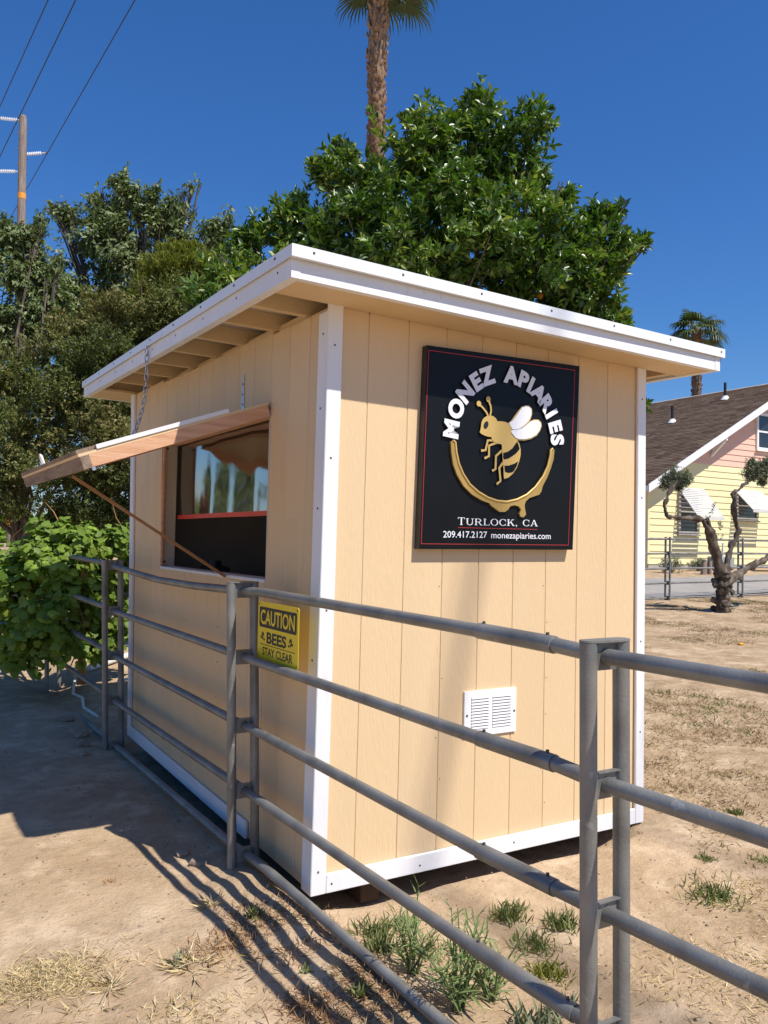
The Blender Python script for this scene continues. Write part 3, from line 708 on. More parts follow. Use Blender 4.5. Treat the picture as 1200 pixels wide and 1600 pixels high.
# nails along the seams
mb = MB()
rr = random.Random(4)
for gx in (3, 6):
    for z in np.arange(.16, 2.2, .21):
        x = gx * G + rr.choice((-.012, .012)); z += rr.uniform(-.04, .04)
        mb.box(x - .002, x + .002, SI - .0012, SI + .002, z - .002, z + .002)
for (x, z) in ((.03, .09), (.035, .5), (.03, 1.1), (.028, 1.7), (.03, 2.15), (1.80, .1), (1.80, .45), (1.80, .9), (1.80, 1.62), (1.80, 2.12), (.09, .035), (.5, .03), (1.0, .04), (1.5, .035)):
    mb.box(x - .0035, x + .0035, -.0015, .002, z - .0035, z + .0035)
for (y, z) in ((.05, .25), (.05, .9), (.045, 1.5), (.045, 2.2), (.05, 1.9)):
    mb.box(-.0015, .002, y - .004, y + .004, z - .004, z + .004)
for z in np.arange(.2, 1.1, .18):
    mb.box(SI - .0015, SI + .002, 1.186, 1.192, z - .003, z + .003)
o = mb.build('nail_heads', M['screw'], shed, fix=False, warp=warp); o['kind'] = 'stuff'

# roof
X0, X1, Y0, Y1 = -.255, 2.108, -.22, 3.385
def slab(xa, xb, ya, yb, lo, hi, m, name, parent):
    q = MB()
    q.hexa([(x, y, roof_z(x, y) + lo) for x, y in ((xa, ya), (xb, ya), (xb, yb), (xa, yb))],
           [(x, y, roof_z(x, y) + hi) for x, y in ((xa, ya), (xb, ya), (xb, yb), (xa, yb))])
    return q.build(name, m, parent)
FH = .076
roof = slab(X0 + .005, X1 - .005, Y0 + .005, Y1 - .005, FH + .001, FH + .016, M['ply'], 'roof', shed)
slab(X0, X0 + .036, Y0, Y1, 0, FH, M['white'], 'fascia_board', roof)
slab(X1 - .036, X1, Y0, Y1, 0, FH, M['white'], 'fascia_board', roof)
slab(X0 + .0365, X1 - .0365, Y0 + .002, Y0 + .036, .001, FH, M['white'], 'fascia_board', roof)
slab(X0 + .0365, X1 - .0365, Y1 - .036, Y1, .001, FH, M['white'], 'fascia_board', roof)
FT = .112
for nm, b in (('front', (X0 - .012, X1 + .022, Y0 - .012, Y0 - .009)), ('back', (X0 - .012, X1 + .022, Y1 + .009, Y1 + .012))):
    q = MB(); yo = (-.016, -.002) if nm == 'front' else (0, 0)
    q.hexa([(b[0], b[2] + yo[0], roof_z(b[0], b[2]) + FH - .008), (b[1], b[2] + yo[1], roof_z(b[1], b[2]) + FH - .008), (b[1], b[3], roof_z(b[1], b[3]) + FH - .008), (b[0], b[3], roof_z(b[0], b[3]) + FH - .008)],
           [(b[0], b[2] + yo[0], roof_z(b[0], b[2]) + FT), (b[1], b[2] + yo[1], roof_z(b[1], b[2]) + FT), (b[1], b[3], roof_z(b[1], b[3]) + FT), (b[0], b[3], roof_z(b[0], b[3]) + FT)])
    q.build('flashing', M['flashing'], roof)
slab(X0 - .012, X0 - .009, Y0 - .0085, 1.35, FH - .008, FT, M['flashing'], 'flashing', roof)
slab(X0 - .0135, X0 - .0105, 1.34, Y1 + .0085, FH - .007, FT - .001, M['flashing'], 'flashing', roof)
slab(X1 + .018, X1 + .022, Y0 - .0085, Y1 + .0085, FH - .008, FT, M['flashing'], 'flashing', roof)
slab(X0 - .0085, X1 + .0175, Y0 - .0085, Y1 + .0085, FH + .017, FT - .001, M['flashing'], 'roof_sheet', roof)
for y in (.245, .575, .955, 1.335, 1.725, 2.11, 2.53, 3.01):
    slab(X0 + .037, X1 - .037, y - .019, y + .019, .002, FH, M['tan'], 'rafter', roof)
slab(X0 + .037, X1 - .037, Y0 + .037, .012, .0025, .016, M['tan'], 'soffit_board', roof)
slab(X0 + .037, X1 - .037, D - .01, Y1 - .037, .0025, .016, M['tan'], 'soffit_board', roof)
slab(W + .16, W + .20, .013, D - .011, .003, .05, M['tan'], 'soffit_board', roof)
ys_ = (.245, .575, .955, 1.335, 1.725, 2.11, 2.53, 2.94)
for a, b in zip(ys_[:-1], ys_[1:]):            # low blocking behind the wall head, dark gap left above
    q = MB(); z = roof_z(0, a)
    q.box(SI + .024, SI + .05, a + .02, b - .02, z - .03, z + .028); q.build('blocking', M['tan'], shed)
mb = MB()
for x in np.arange(-.18, 2.1, .38):
    z = roof_z(x, Y0) + FH + .018; yy = Y0 - .028 + .014 * (x - X0) / (X1 - X0); mb.box(x - .004, x + .004, yy - .0015, yy + .003, z - .004, z + .004)
for y in np.arange(-.1, 3.3, .42):
    z = roof_z(X0, y) + FH + .018; mb.box(X0 - .0155, X0 - .011, y - .004, y + .004, z - .004, z + .004)
    z -= .05; mb.box(X0 - .0015, X0 + .001, y - .004, y + .004, z - .004, z + .004)
o = mb.build('fascia_screws', M['screw'], roof, fix=False); o['kind'] = 'stuff'

# serving window: jambs, sill, clear vinyl with a red hem
wf = MB(); wf.cbox(SI + .001, .108, WIN[1] - .004, WIN[1] + .016, WIN[2], WIN[3], .002)
jamb = wf.build('window_frame', M['primer'], shed)
mb = MB(); mb.cbox(SI + .001, .108, WIN[0] - .016, WIN[0] + .004, WIN[2], WIN[3], .002); mb.build('jamb', M['primer'], jamb)
mb = MB(); mb.cbox(SI - .004, .112, WIN[0] + .005, WIN[1] - .005, WIN[2] - .002, WIN[2] + .014, .003); mb.build('sill', M['white'], jamb)
mb = MB(); mb.cbox(SI + .001, .108, WIN[0] + .005, WIN[1] - .005, WIN[3] - .018, WIN[3] - .001, .003); mb.build('head_jamb', M['redwood'], jamb)
mb = MB(); mb.cbox(SI - .003, SI + .012, WIN[1] - .022, WIN[1] - .0045, WIN[2] + .01, WIN[3] - .02, .002); mb.build('stop_strip', M['redwood'], jamb)
for z in (1.22, 1.93):
    mb = MB(); mb.box(.03, .05, WIN[1] - .0075, WIN[1] - .004, z - .006, z + .006); mb.build('latch_hole', M['screw'], jamb)
ny, nz = 90, 26
mb = MB(); v = []
for j in range(nz + 1):
    for i in range(ny + 1):
        y = WIN[0] + .006 + (WIN[1] - WIN[0] - .012) * i / ny; t = j / nz; z = 1.505 + .45 * t
        hang = (1 - t)
        x = .122 + .007 * math.sin(y * 6.3 + 1.3) * (0.3 + hang) + .0022 * math.sin(y * 16 + z * 2.5) * (.3 + hang) + .0005 * math.sin(y * 37 + 1) * hang + .003 * math.sin(z * 6 + y * 3.1)
        v.append((x, y, z))
mb.add(v, [(j * (ny + 1) + i, j * (ny + 1) + i + 1, (j + 1) * (ny + 1) + i + 1, (j + 1) * (ny + 1) + i) for j in range(nz) for i in range(ny)], True)
curtain = mb.build('vinyl_curtain', M['vinyl'], shed, fix=False)
mb = MB(); hv = []
for i in range(61):
    y = WIN[0] + .006 + (WIN[1] - WIN[0] - .012) * i / 60; x = .120 + .007 * math.sin(y * 6.3 + 1.3) * 1.3
    hv += [(x - .004, y, 1.488), (x - .004, y, 1.513), (x, y, 1.513), (x, y, 1.488)]
hf = []
for i in range(60):
    a = i * 4
    hf += [(a + j, a + (j + 1) % 4, a + 4 + (j + 1) % 4, a + 4 + j) for j in range(4)]
mb.add(hv, hf); mb.build('hem', M['redtape'], curtain)

# hatch, hinged at the window head and lifted
HX, HZ = .012, 1.985
cu, su = .940, .341
def hp(u, y, n): return (HX - u * cu - n * su, y, HZ - u * su + n * cu)
def hbox(u0, u1, y0, y1, n0, n1, m, name, parent):
    q = MB(); q.hexa([hp(u, y, n0) for u, y in ((u0, y0), (u1, y0), (u1, y1), (u0, y1))], [hp(u, y, n1) for u, y in ((u0, y0), (u1, y0), (u1, y1), (u0, y1))])
    return q.build(name, m, parent)
HY0, HY1, HL = .572, 2.158, .868
hatch = hbox(.004, HL + .004, HY0 + .001, HY1 - .001, .0005, .0125, M['siding'], 'hatch', shed)
hbox(.012, HL - .037, HY0, HY0 + .038, -.052, 0, M['redwood'], 'side_rail', hatch)
hbox(.012, HL - .037, HY1 - .038, HY1, -.052, 0, M['redwood'], 'side_rail', hatch)
hbox(HL - .0365, HL, HY0 - .001, HY1 + .001, -.054, 0, M['greywood'], 'end_rail', hatch)
hbox(.012, .045, HY0 + .039, HY1 - .039, -.05, 0, M['redwood'], 'cross_rail', hatch)
hbox(.20, HL - .075, HY0 - .004, HY0 + .068, .013, .031, M['white'], 'trim_board', hatch)
hbox(.20, HL - .075, HY1 - .068, HY1 + .004, .013, .031, M['white'], 'trim_board', hatch)
hbox(HL - .0745, HL + .006, HY0 + .01, HY1 - .01, .013, .03, M['greywood'], 'trim_board', hatch)
mb = MB(); mb.tube([hp(.835, HY0 + .02, -.054), hp(.835, HY0 + .02, -.066)], .011, 10); mb.build('bolt_end', M['ink'], hatch)
mb = MB(); mb.tube([hp(.83, HY0 + .008, -.060), hp(.83, HY0 - .006, -.060)], .008, 10); mb.build('bolt_end', M['steel'], hatch)
mb = MB(); mb.tube([hp(HL - .02 + .0, 1.52 + dy, .03 + dz) for dy, dz in ((-.022, 0), (-.022, .03), (-.016, .044), (0, .05), (.016, .044), (.022, .03), (.022, 0))], .006, 8)
mb.build('hasp_staple', M['ventwhite'], hatch)
for y in (.915, 2.073):
    q = MB()
    q.hexa([(SI - .004, y - .017, 2.005), (SI + .001, y - .017, 2.005), (SI + .001, y + .017, 2.005), (SI - .004, y + .017, 2.005)],
           [(SI - .004, y - .006, 2.178), (SI + .001, y - .006, 2.178), (SI + .001, y + .006, 2.178), (SI - .004, y + .006, 2.178)])
    hg = q.build('strap_hinge', M['steel'], shed)
    q = MB(); q.tube([(SI - .008, y - .03, 1.998), (SI - .008, y + .03, 1.998)], .007, 8); q.build('hinge_pin', M['steel'], hg)
    q = MB()
    for z in (2.03, 2.08, 2.13): q.box(SI - .006, SI - .003, y - .004, y + .004, z - .004, z + .004)
    q.build('hinge_screw', M['screw'], hg, fix=False)

# louvred wall vent
VX0, VX1, VZ0, VZ1 = .716, 1.006, .532, .728
vb = MB()
c1_, c2_ = VX0 + .036, VX1 - .030
cm = (VX0 + VX1) / 2
for b in ((VX0, c1_, VZ0, VZ1), (c2_, VX1, VZ0, VZ1), (c1_, c2_, VZ0, VZ0 + .028), (c1_, c2_, VZ1 - .026, VZ1), (cm - .011, cm + .009, VZ0 + .028, VZ1 - .026)):
    vb.box(b[0], b[1], .008, SI + .001, b[2], b[3])
vent = vb.build('wall_vent', M['ventwhite'], shed)
mb = MB(); mb.box(c1_, c2_, SI - .003, SI + .0005, VZ0 + .02, VZ1 - .02); mb.build('vent_mesh', M['ink'], vent)
for (a, b) in ((c1_ + .001, cm - .012), (cm + .010, c2_ - .001)):
    for k in range(11):
        z = VZ0 + .031 + k * .0130
        q = MB(); q.hexa([(a, .0055, z), (b, .0055, z), (b, .0155, z + .0045), (a, .0155, z + .0045)], [(a, .0055, z + .0015), (b, .0055, z + .0015), (b, .0155, z + .006), (a, .0155, z + .006)])
        q.add([(a, .0055, z), (b, .0055, z), (b, .0058, z + .0095), (a, .0058, z + .0095)], [(0, 1, 2, 3)])
        q.build('slat', M['ventwhite'], vent, fix=False)
for x in (VX0 + .014, VX1 - .012):
    q = MB(); q.tube([(x, .008, .625), (x, .0055, .625)], .005, 8); q.build('vent_screw', M['screw'], vent)

# ---------------------------------------------------------------- the big sign on the shed
sign = thing('shop_sign', 'black sign with gold bee and arched MONEZ APIARIES lettering on the shed wall', 'sign', (.88, -.02, 1.78))
YS = .014                      # the whole sign sits this much closer to the wall
Q = [(.432, 1.346), (1.299, 1.353), (1.329, 2.228), (.454, 2.206)]
YF = -.035
mb = MB(); mb.prism(Q, (0, 0, 0), (1, 0, 0), (0, 0, 1), (0, -1, 0), -.017 + .014, -YF - .002)
mb.build('backing_board', M['signside'], sign)
mb = MB(); qq = [(.434, 1.348), (1.2975, 1.355), (1.3272, 2.2265), (.4558, 2.2045)]
mb.prism(qq, (0, 0, 0), (1, 0, 0), (0, 0, 1), (0, -1, 0), .0335, -YF); board = mb.build('face_panel', M['signblack'], sign)
IX, IZ, AX, AZ, AN = (0, 0, 0), None, (1, 0, 0), (0, 0, 1), (0, -1, 0)
RAISED = ('bee', 'bee_abdomen', 'wing_rim', 'wing', 'antenna_tip')
def plate(poly, d0, d1, m, name, parent):
    q = MB(); q.prism(poly, IX, AX, AZ, AN, d0, d1); o = q.build(name, m, parent)
    if name in RAISED: two_tone(o, M['ink'])
    return o
BQ = [(.4393, 1.3669), (1.2699, 1.3735), (1.2977, 2.205), (.4591, 2.1859)]
for i in range(4):
    a, b = Vector(BQ[i]), Vector(BQ[(i + 1) % 4]); t = (b - a).normalized(); n_ = Vector((-t.y, t.x)) * .0024
    e = t * .0024
    plate([tuple(a - e * 0 + n_ * .0), tuple(b), tuple(b + n_), tuple(a + n_)], .0352, .0362 + i * .00004, M['signred'], 'pinstripe', board)
DL = .024                       # depth at which the relief pieces stand
def stand(poly, m, name, parent, d0=.0355, d1=.0455): return plate(poly, d0, d1, m, name, parent)
ring = stand(ARC, M['golddark'], 'honey_ring', sign, d1=.046)
mb = MB(); mb.tube([(x, -.0462, z) for x, z in [ARC[0]] + ARCIN + [ARC[len(ARCIN) + 1]]], .0052, 8); mb.build('ring_edge', M['gold'], ring)
bee = stand(BODY, M['gold'], 'bee', sign)
stand(ABD, M['gold'], 'bee_abdomen', bee, d1=.0452)
plate(STR1, .0454, .0462, M['signblack'], 'stripe', bee); plate(STR2, .0454, .0462, M['signblack'], 'stripe', bee)
plate(EYE, .0456, .0464, M['ink'], 'eye', bee)
for p in (RIM1, RIM2): stand(p, M['gold'], 'wing_rim', bee, d1=.0436 if p is RIM1 else .0442)
for p, d in ((WING1, .0460), (WING2, .0466)): stand(p, M['signwhite'], 'wing', bee, d0=.0430, d1=d)
def ribbon(pts, w, name, parent, d0=.0356, d1=.0440):
    L_, R_2 = [], []
    P_ = [Vector(p) for p in pts]
    for i, p in enumerate(P_):
        t = (P_[min(i + 1, len(P_) - 1)] - P_[max(i - 1, 0)]).normalized(); n_ = Vector((-t.y, t.x)) * w * .5
        L_.append(tuple(p + n_)); R_2.append(tuple(p - n_))
    q = MB()
    for i in range(len(P_) - 1):
        q.prism([L_[i], L_[i + 1], R_2[i + 1], R_2[i]], IX, AX, AZ, AN, d0, d1)
    return two_tone(q.build(name, M['gold'], parent), M['ink'])
for l in LEGS: ribbon(l, .011, 'bee_leg', bee)
for a, b in ((ANT1, BALLS[0]), (ANT2, BALLS[1])):
    an = ribbon(a, .0085, 'antenna', bee)
    plate([(b[0] + .0125 * math.cos(t * PI / 7), b[1] + .0125 * math.sin(t * PI / 7)) for t in range(14)], .0356, .0450, M['gold'], 'antenna_tip', bee)
for ch, deg in LET:
    me = text_mesh(ch, .102, extrude=.005, offset=.0056)
    lo, hi = text_width(me); me.transform(Matrix.Translation((-(lo[0] + hi[0]) / 2, -(lo[1] + hi[1]) / 2, 0)))
    a = math.radians(deg); r0 = LETC[2]
    tw = a - PI / 2
    X_ = Vector((math.cos(tw), 0, math.sin(tw))); Y_ = Vector((-math.sin(tw), 0, math.cos(tw))); Z_ = Vector((0, -1, 0))
    pos = Vector((LETC[0] + r0 * math.cos(a), -.0408, LETC[1] + r0 * math.sin(a)))
    Mx = Matrix(((X_.x, Y_.x, Z_.x, pos.x), (X_.y, Y_.y, Z_.y, pos.y), (X_.z, Y_.z, Z_.z, pos.z), (0, 0, 0, 1)))
    two_tone(place_mesh('letter', me, M['signwhite'], sign, Mx), M['ink'], (0, 0, 1))


def plane_mx(pos, slope=0.0):
    c, s_ = math.cos(slope), math.sin(slope)
    return Matrix(((c, -s_, 0, pos[0]), (0, 0, -1, pos[1]), (s_, c, 0, pos[2]), (0, 0, 0, 1)))


def fit_text(body, x0, x1, z0, height, m, name, parent, y, slope=0.0, offset=.0):
    me = text_mesh(body, 1.0, offset=offset, align='LEFT'); lo, hi = text_width(me)
    ref = text_mesh('H', 1.0, offset=offset, align='LEFT'); rl, rh = text_width(ref); bpy.data.meshes.remove(ref)
    sx = (x1 - x0) / (hi[0] - lo[0]); sy = height / (rh[1] - rl[1])
    me.transform(Matrix.Translation((-lo[0], -rl[1], 0))); me.transform(Matrix.Diagonal((sx, sy, 1, 1)))
    return place_mesh(name, me, m, parent, plane_mx((x0, y, z0), slope))


fit_text('209.417.2127', .5518, .7866, 1.3966, .0275, M['signwhite'], 'phone_number', board, -.0362, .012, .006)
fit_text('monezapiaries.com', .8097, 1.1576, 1.3985, .0275, M['signwhite'], 'web_address', board, -.0362, .007, .006)
plate([(.6268, 1.4396), (1.0767, 1.4424), (1.0767, 1.4444), (.6268, 1.4416)], .0352, .0362, M['signred'], 'underline', board)


def serif_letter(ch):
    """roman capital as polygons in a box of height 1; returns (polygons, width)"""
    T, t, s_ = .15, .06, .09           # thick, thin, serif reach
    bar = lambda x0, x1, y0, y1: [(x0, y0), (x1, y0), (x1, y1), (x0, y1)]
    def stem(x, foot=True, head=True, w=T):
        p = [bar(x, x + w, 0, 1)]
        if foot: p.append(bar(x - s_, x + w + s_, 0, t))
        if head: p.append(bar(x - s_, x + w + s_, 1 - t, 1))
        return p
    def arcp(cx, cy, rx, ry, a0, a1, tx, ty, n=18):
        out = []
        for i in range(n):
            a, b = math.radians(a0 + (a1 - a0) * i / n), math.radians(a0 + (a1 - a0) * (i + 1) / n)
            out.append([(cx + rx * math.cos(a), cy + ry * math.sin(a)), (cx + rx * math.cos(b), cy + ry * math.sin(b)),
                        (cx + (rx - tx) * math.cos(b), cy + (ry - ty) * math.sin(b)), (cx + (rx - tx) * math.cos(a), cy + (ry - ty) * math.sin(a))])
        return out
    if ch == 'T': return stem(.37, head=False) + [bar(.02, .87, 1 - t, 1), bar(.02, .07, .78, 1), bar(.82, .87, .78, 1)], .9
    if ch == 'U': return [bar(.1, .1 + T, .3, 1), bar(.78, .78 + t + .02, .3, 1), bar(0, .36, 1 - t, 1), bar(.66, .98, 1 - t, 1)] + arcp(.48, .34, .38, .36, 180, 360, .12, .08), .98
    if ch == 'R': return stem(.1) + arcp(.45, .73, .38, .27, -90, 90, T, t) + [bar(.25, .46, 1 - t, 1), bar(.25, .46, .46, .46 + t), [(.44, .48), (.58, .48), (.93, 0), (.76, 0)], bar(.76, 1.0, 0, t)], 1.0
    if ch == 'L': return stem(.1) + [bar(.25, .78, 0, t), bar(.73, .78, 0, .26)], .8
    if ch == 'O': return arcp(.5, .5, .5, .52, 0, 360, T, t, 30), 1.0
    if ch == 'C': return arcp(.52, .5, .5, .52, 42, 318, T, t, 26) + [bar(.84, .89, .62, .98), bar(.84, .89, .04, .3)], .95
    if ch == 'K': return stem(.1) + [[(.25, .40), (.72, 1), (.80, 1), (.25, .30)], [(.40, .56), (.52, .66), (.96, 0), (.78, 0)], bar(.60, .92, 1 - t, 1), bar(.72, 1.04, 0, t)], 1.04
    if ch == 'A': return [[(.44, 1), (.58, 1), (.94, 0), (.77, 0)], [(.44, 1), (.50, .9), (.16, 0), (.09, 0)], bar(.25, .75, .30, .36), bar(0, .28, 0, t), bar(.67, 1.04, 0, t)], 1.04
    if ch == ',': return [bar(.02, .17, 0, .14), [(.17, .02), (.08, -.2), (.04, -.2), (.10, .02)]], .2
    return [], .5


def serif_line(body, x0, x1, z0, h, slope, m, parent):
    tot = sum(serif_letter(c)[1] for c in body) + .12 * (len(body) - 1); sx = (x1 - x0) / tot; x = x0
    for ch in body:
        polys, w = serif_letter(ch)
        if polys:
            hh = h * (1.12 if ch == 'T' else 1)
            q = MB()
            for i, p in enumerate(polys):
                q.prism([(x + a * sx, z0 + (x - x0) * slope + b * hh) for a, b in p], IX, AX, AZ, AN, .0352, .0362 + .00003 * (i % 7))
            q.build('city_letter', m, parent, fix=False)
        x += (w + .12) * sx


serif_line('TURLOCK, CA', .6268, 1.079, 1.4525, .0285, .0126, M['signwhite'], board)

for c in sign.children: c.location += Vector((.014, .014, 0))

# ---------------------------------------------------------------- pipe fence in front
fence = thing('pipe_fence', 'grey galvanised five-rail pipe fence running past the shed', 'fence', (-.13, .5, 0))
def fx(z, y): return -.10 - .03 * z + .045 * max(0.0, .46 - y)
RAILS = [[(7.4, 1.20), (5.2, 1.203), (3.16, 1.183), (2.86, 1.172), (2.3, 1.150), (1.76, 1.132), (1.13, 1.134), (.71, 1.144), (.264, 1.155), (-1.094, 1.137), (-1.379, 1.131), (-1.531, 1.123), (-1.933, 1.122), (-4.4, 1.11)],
         [(7.4, .885), (4.45, .883), (3.157, .876), (2.81, .866), (.71, .868), (.264, .863), (-1.091, .844), (-1.375, .842), (-1.533, .832), (-1.928, .831), (-4.4, .83)],
         [(7.4, .585), (4.3, .582), (3.13, .580), (2.81, .568), (.68, .574), (.266, .573), (-1.087, .539), (-1.372, .540), (-1.529, .540), (-1.924, .545), (-4.4, .55)],
         [(7.4, .24), (5.1, .258), (3.10, .276), (2.81, .270), (.665, .299), (.268, .296), (-1.045, .268), (-1.435, .267), (-1.53, .266), (-4.4, .27)],
         [(7.4, -.09), (5.4, -.10), (3.10, -.024), (2.81, -.022), (.626, .021), (.269, .039), (-.918, -.007), (-1.53, -.012), (-4.4, -.01)]]
RR_ = .0188
POSTS = [(-1.525, -1.537), (.46, .472), (2.80, 2.853), (5.12, 5.2), (-4.0, -4.0)]      # y at the foot, y at the head
for i, r in enumerate(RAILS):
    cuts = [p[0] for p in POSTS]
    mb = MB(); mb.tube([(fx(z, y), y, z) for y, z in r], RR_, 14); mb.build('rail', M['galv'], fence)
def rail_at(i, y):
    r = RAILS[i][::-1]; return float(np.interp(y, [p[0] for p in r], [p[1] for p in r]))
for i, (a, b) in enumerate(((-1.094, -1.379), (-1.091, -1.375), (-1.087, -1.372), (-1.06, -1.435))):
    q = MB(); q.tube([(fx(rail_at(i, y), y), y, rail_at(i, y)) for y in (a, b)], RR_ + .0032, 14); sl = q.build('sleeve', M['galv'], fence)
    q = MB()
    for y in (a - .02, b + .025):
        z = rail_at(i, y); q.tube([(fx(z, y), y, z + RR_), (fx(z, y), y, z + RR_ + .009)], .0045, 6)
    q.build('sleeve_screw', M['screw'], sl)
PR = .0198
for (yf, yh) in POSTS:
    zt = rail_at(0, yh) + .034
    zb = gz1(fx(0, yf) - .05, yf) - .12
    for dx in (-.052, .052):
        q = MB(); q.tube([(fx(0, yf) + dx, yf, zb), (fx(zt, yh) + dx, yh, zt)], PR, 14); q.build('post', M['galv'], fence)
    q = MB(); st = [(dx + .0205 * math.cos(a), .0205 * math.sin(a)) for dx, rng0 in ((.052, -90), (-.052, 90)) for a in [math.radians(rng0 + 180 * k / 8) for k in range(9)]]
    q.prism([(fx(zt, yh) + p[0], yh + p[1]) for p in st], (0, 0, 0), (1, 0, 0), (0, 1, 0), (0, 0, 1), zt + .0005, zt + .0055)
    q.build('cap_plate', M['galv'], fence)
    for i in range(5):
        t = (rail_at(i, yf) + .0) / zt; y = yf + (yh - yf) * t; z = rail_at(i, y); x = fx(z, y)
        q = MB()
        q.box(x - .034, x + .034, y - .004, y + .0, z - .030, z + .030)
        q.box(x - .034, x + .034, y - .014, y + .0, z + .0302, z + .0335)
        q.build('rail_bracket', M['galv'], fence)

# caution sign hanging between the two upper rails
cs = thing('caution_sign', 'yellow CAUTION BEES STAY CLEAR sign hung on the pipe fence', 'sign', (-.085, .2, 1.0))
CX = -.088
def cpoly(y0, y1, z0, z1, r, n=4):
    out = []
    for (cy, cz, a0) in ((y1 - r, z0 + r, -90), (y1 - r, z1 - r, 0), (y0 + r, z1 - r, 90), (y0 + r, z0 + r, 180)):
        out += [(cy + r * math.cos(math.radians(a0 + 90 * k / n)), cz + r * math.sin(math.radians(a0 + 90 * k / n))) for k in range(n + 1)]
    return out
def cplate(poly, d0, d1, m, name, parent):
    q = MB(); q.prism(poly, (0, 0, 0), (0, 1, 0), (0, 0, 1), (-1, 0, 0), d0, d1); return q.build(name, m, parent)
CZ0, CZ1, CY0, CY1 = .872, 1.112, .0, .405
def cdrop(y): return 0.0
plate_ = cplate(cpoly(CY0, CY1, CZ0, CZ1, .014), -CX - .0015, -CX, M['yellow'], 'sheet', cs)
cplate(cpoly(CY0 + .018, CY1 - .016, CZ1 - .107, CZ1 - .022, .010), -CX + .0002, -CX + .0006, M['ink'], 'heading_band', plate_)
def cmx(y, z, d): return Matrix(((0, 0, -1, CX - d), (-1, 0, 0, y), (0, 1, 0, z), (0, 0, 0, 1)))
def ctext(body, yl, yr, z, h, m, name, d, off=.02):
    me = text_mesh(body, 1.0, offset=off, align='LEFT'); lo, hi = text_width(me)
    ref = text_mesh('H', 1.0, offset=off, align='LEFT'); rl, rh = text_width(ref); bpy.data.meshes.remove(ref)
    me.transform(Matrix.Translation((-lo[0], -rl[1], 0))); me.transform(Matrix.Diagonal(((yl - yr) / (hi[0] - lo[0]), h / (rh[1] - rl[1]), 1, 1)))
    return place_mesh(name, me, m, plate_, cmx(yl, z, d))
ctext('CAUTION', .375, .035, CZ1 - .094, .060, M['yellow'], 'heading', .0009)
ctext('BEES', .308, .112, CZ1 - .170, .047, M['ink'], 'word', .0005, .035)
ctext('STAY CLEAR', .350, .050, CZ1 - .222, .034, M['ink'], 'word', .0005, .02)
cplate([(.03, CZ1 - .1795), (.375, CZ1 - .1795), (.375, CZ1 - .1765), (.03, CZ1 - .1765)], -CX + .0002, -CX + .0005, M['ink'], 'rule', plate_)
for cy in (.350, .070):           # small printed bees beside the word
    s_ = 1 if cy > .2 else -1
    q = MB()
    ell = lambda y, z, a, b, rot: [(y + a * math.cos(t) * math.cos(rot) - b * math.sin(t) * math.sin(rot), z + a * math.cos(t) * math.sin(rot) + b * math.sin(t) * math.cos(rot)) for t in [2 * PI * k / 10 for k in range(10)]]
    for j, e in enumerate((ell(cy, CZ1 - .152, .010, .005, .5 * s_), ell(cy - .017 * s_, CZ1 - .157, .006, .006, 0), ell(cy + .012 * s_, CZ1 - .150, .004, .006, .3 * s_), ell(cy + .02 * s_, CZ1 - .148, .003, .005, .3 * s_),
                           ell(cy + .004 * s_, CZ1 - .136, .006, .011, .3 * s_), ell(cy - .008 * s_, CZ1 - .137, .005, .010, -.3 * s_))):
        q.prism(e, (0, 0, 0), (0, 1, 0), (0, 0, 1), (-1, 0, 0), -CX + .0002, -CX + .0005 + j * .00002)
    q.build('printed_bee', M['ink'], plate_, fix=False)
for (y, z) in ((CY1 - .012, CZ1 - .012), (CY0 + .014, CZ1 - .012), (CY1 - .012, CZ0 + .012), (CY0 + .014, CZ0 + .012)):
    q = MB(); q.tube([(CX - .0005, y, z), (CX - .002, y, z)], .004, 8); q.build('sign_screw', M['screw'], plate_)

# prop stick and chain
mb = MB()
a, b = Vector((-.775, .877, 1.632)), Vector((SI - .012, 1.07, 1.183))
d_ = (b - a).normalized(); w_ = Vector((0, 1, 0)) * .009; n_ = d_.cross(Vector((0, 1, 0))).normalized() * .006
mb.hexa([a - w_ - n_, a + w_ - n_, b + w_ - n_, b - w_ - n_], [a - w_ + n_, a + w_ + n_, b + w_ + n_, b - w_ + n_])
tag(mb.build('prop_stick', M['stick'], None), 'thin brown wooden stick propping open the window hatch', 'stick')
chain = thing('chain', 'silver link chain hanging from the white eave down to the raised hatch', 'chain', (-.27, 1.64, 2.4))
pa, pb = Vector((-.272, 1.637, 2.405)), Vector((-.345, 1.60, 1.895))
n_l = 16
link_mb = MB()
ring_pts = []
lw, ll, wr = .0105, .018, .0034
for k in range(13):
    t = 2 * PI * k / 12; s0 = 1 if math.sin(t) > 0 else -1
    ring_pts.append((lw * math.cos(t), 0, lw * math.sin(t) + s0 * (ll - lw) * (1 if abs(math.sin(t)) > .01 else 0)))
link_mb.tube(ring_pts, wr, 6, cap=False)
lk = link_mb.build('link', M['steel'], chain)
lk_me = lk.data
def cpt(t):
    p = pa.lerp(pb, t); return p + Vector((.030, 0, 0)) * math.sin(PI * t) * (1 if t > 0 else 0) + Vector((0, 0, -.02)) * math.sin(PI * t)
for k in range(n_l):
    t0, t1 = k / n_l, (k + 1) / n_l
    p0, p1 = cpt(t0), cpt(t1); dv = (p1 - p0).normalized()
    q = dv.to_track_quat('-Z', 'Y').to_matrix().to_4x4() @ Matrix.Rotation(PI / 2 * (k % 2) + .3, 4, 'Z')
    o = lk if k == 0 else lk.copy()
    if k: link(o, chain)
    sc = 1.35 if k == 0 else 1.0
    o.matrix_local = Matrix.Translation((p0 + p1) / 2 - Vector(chain.location)) @ q @ Matrix.Scale(sc, 4)
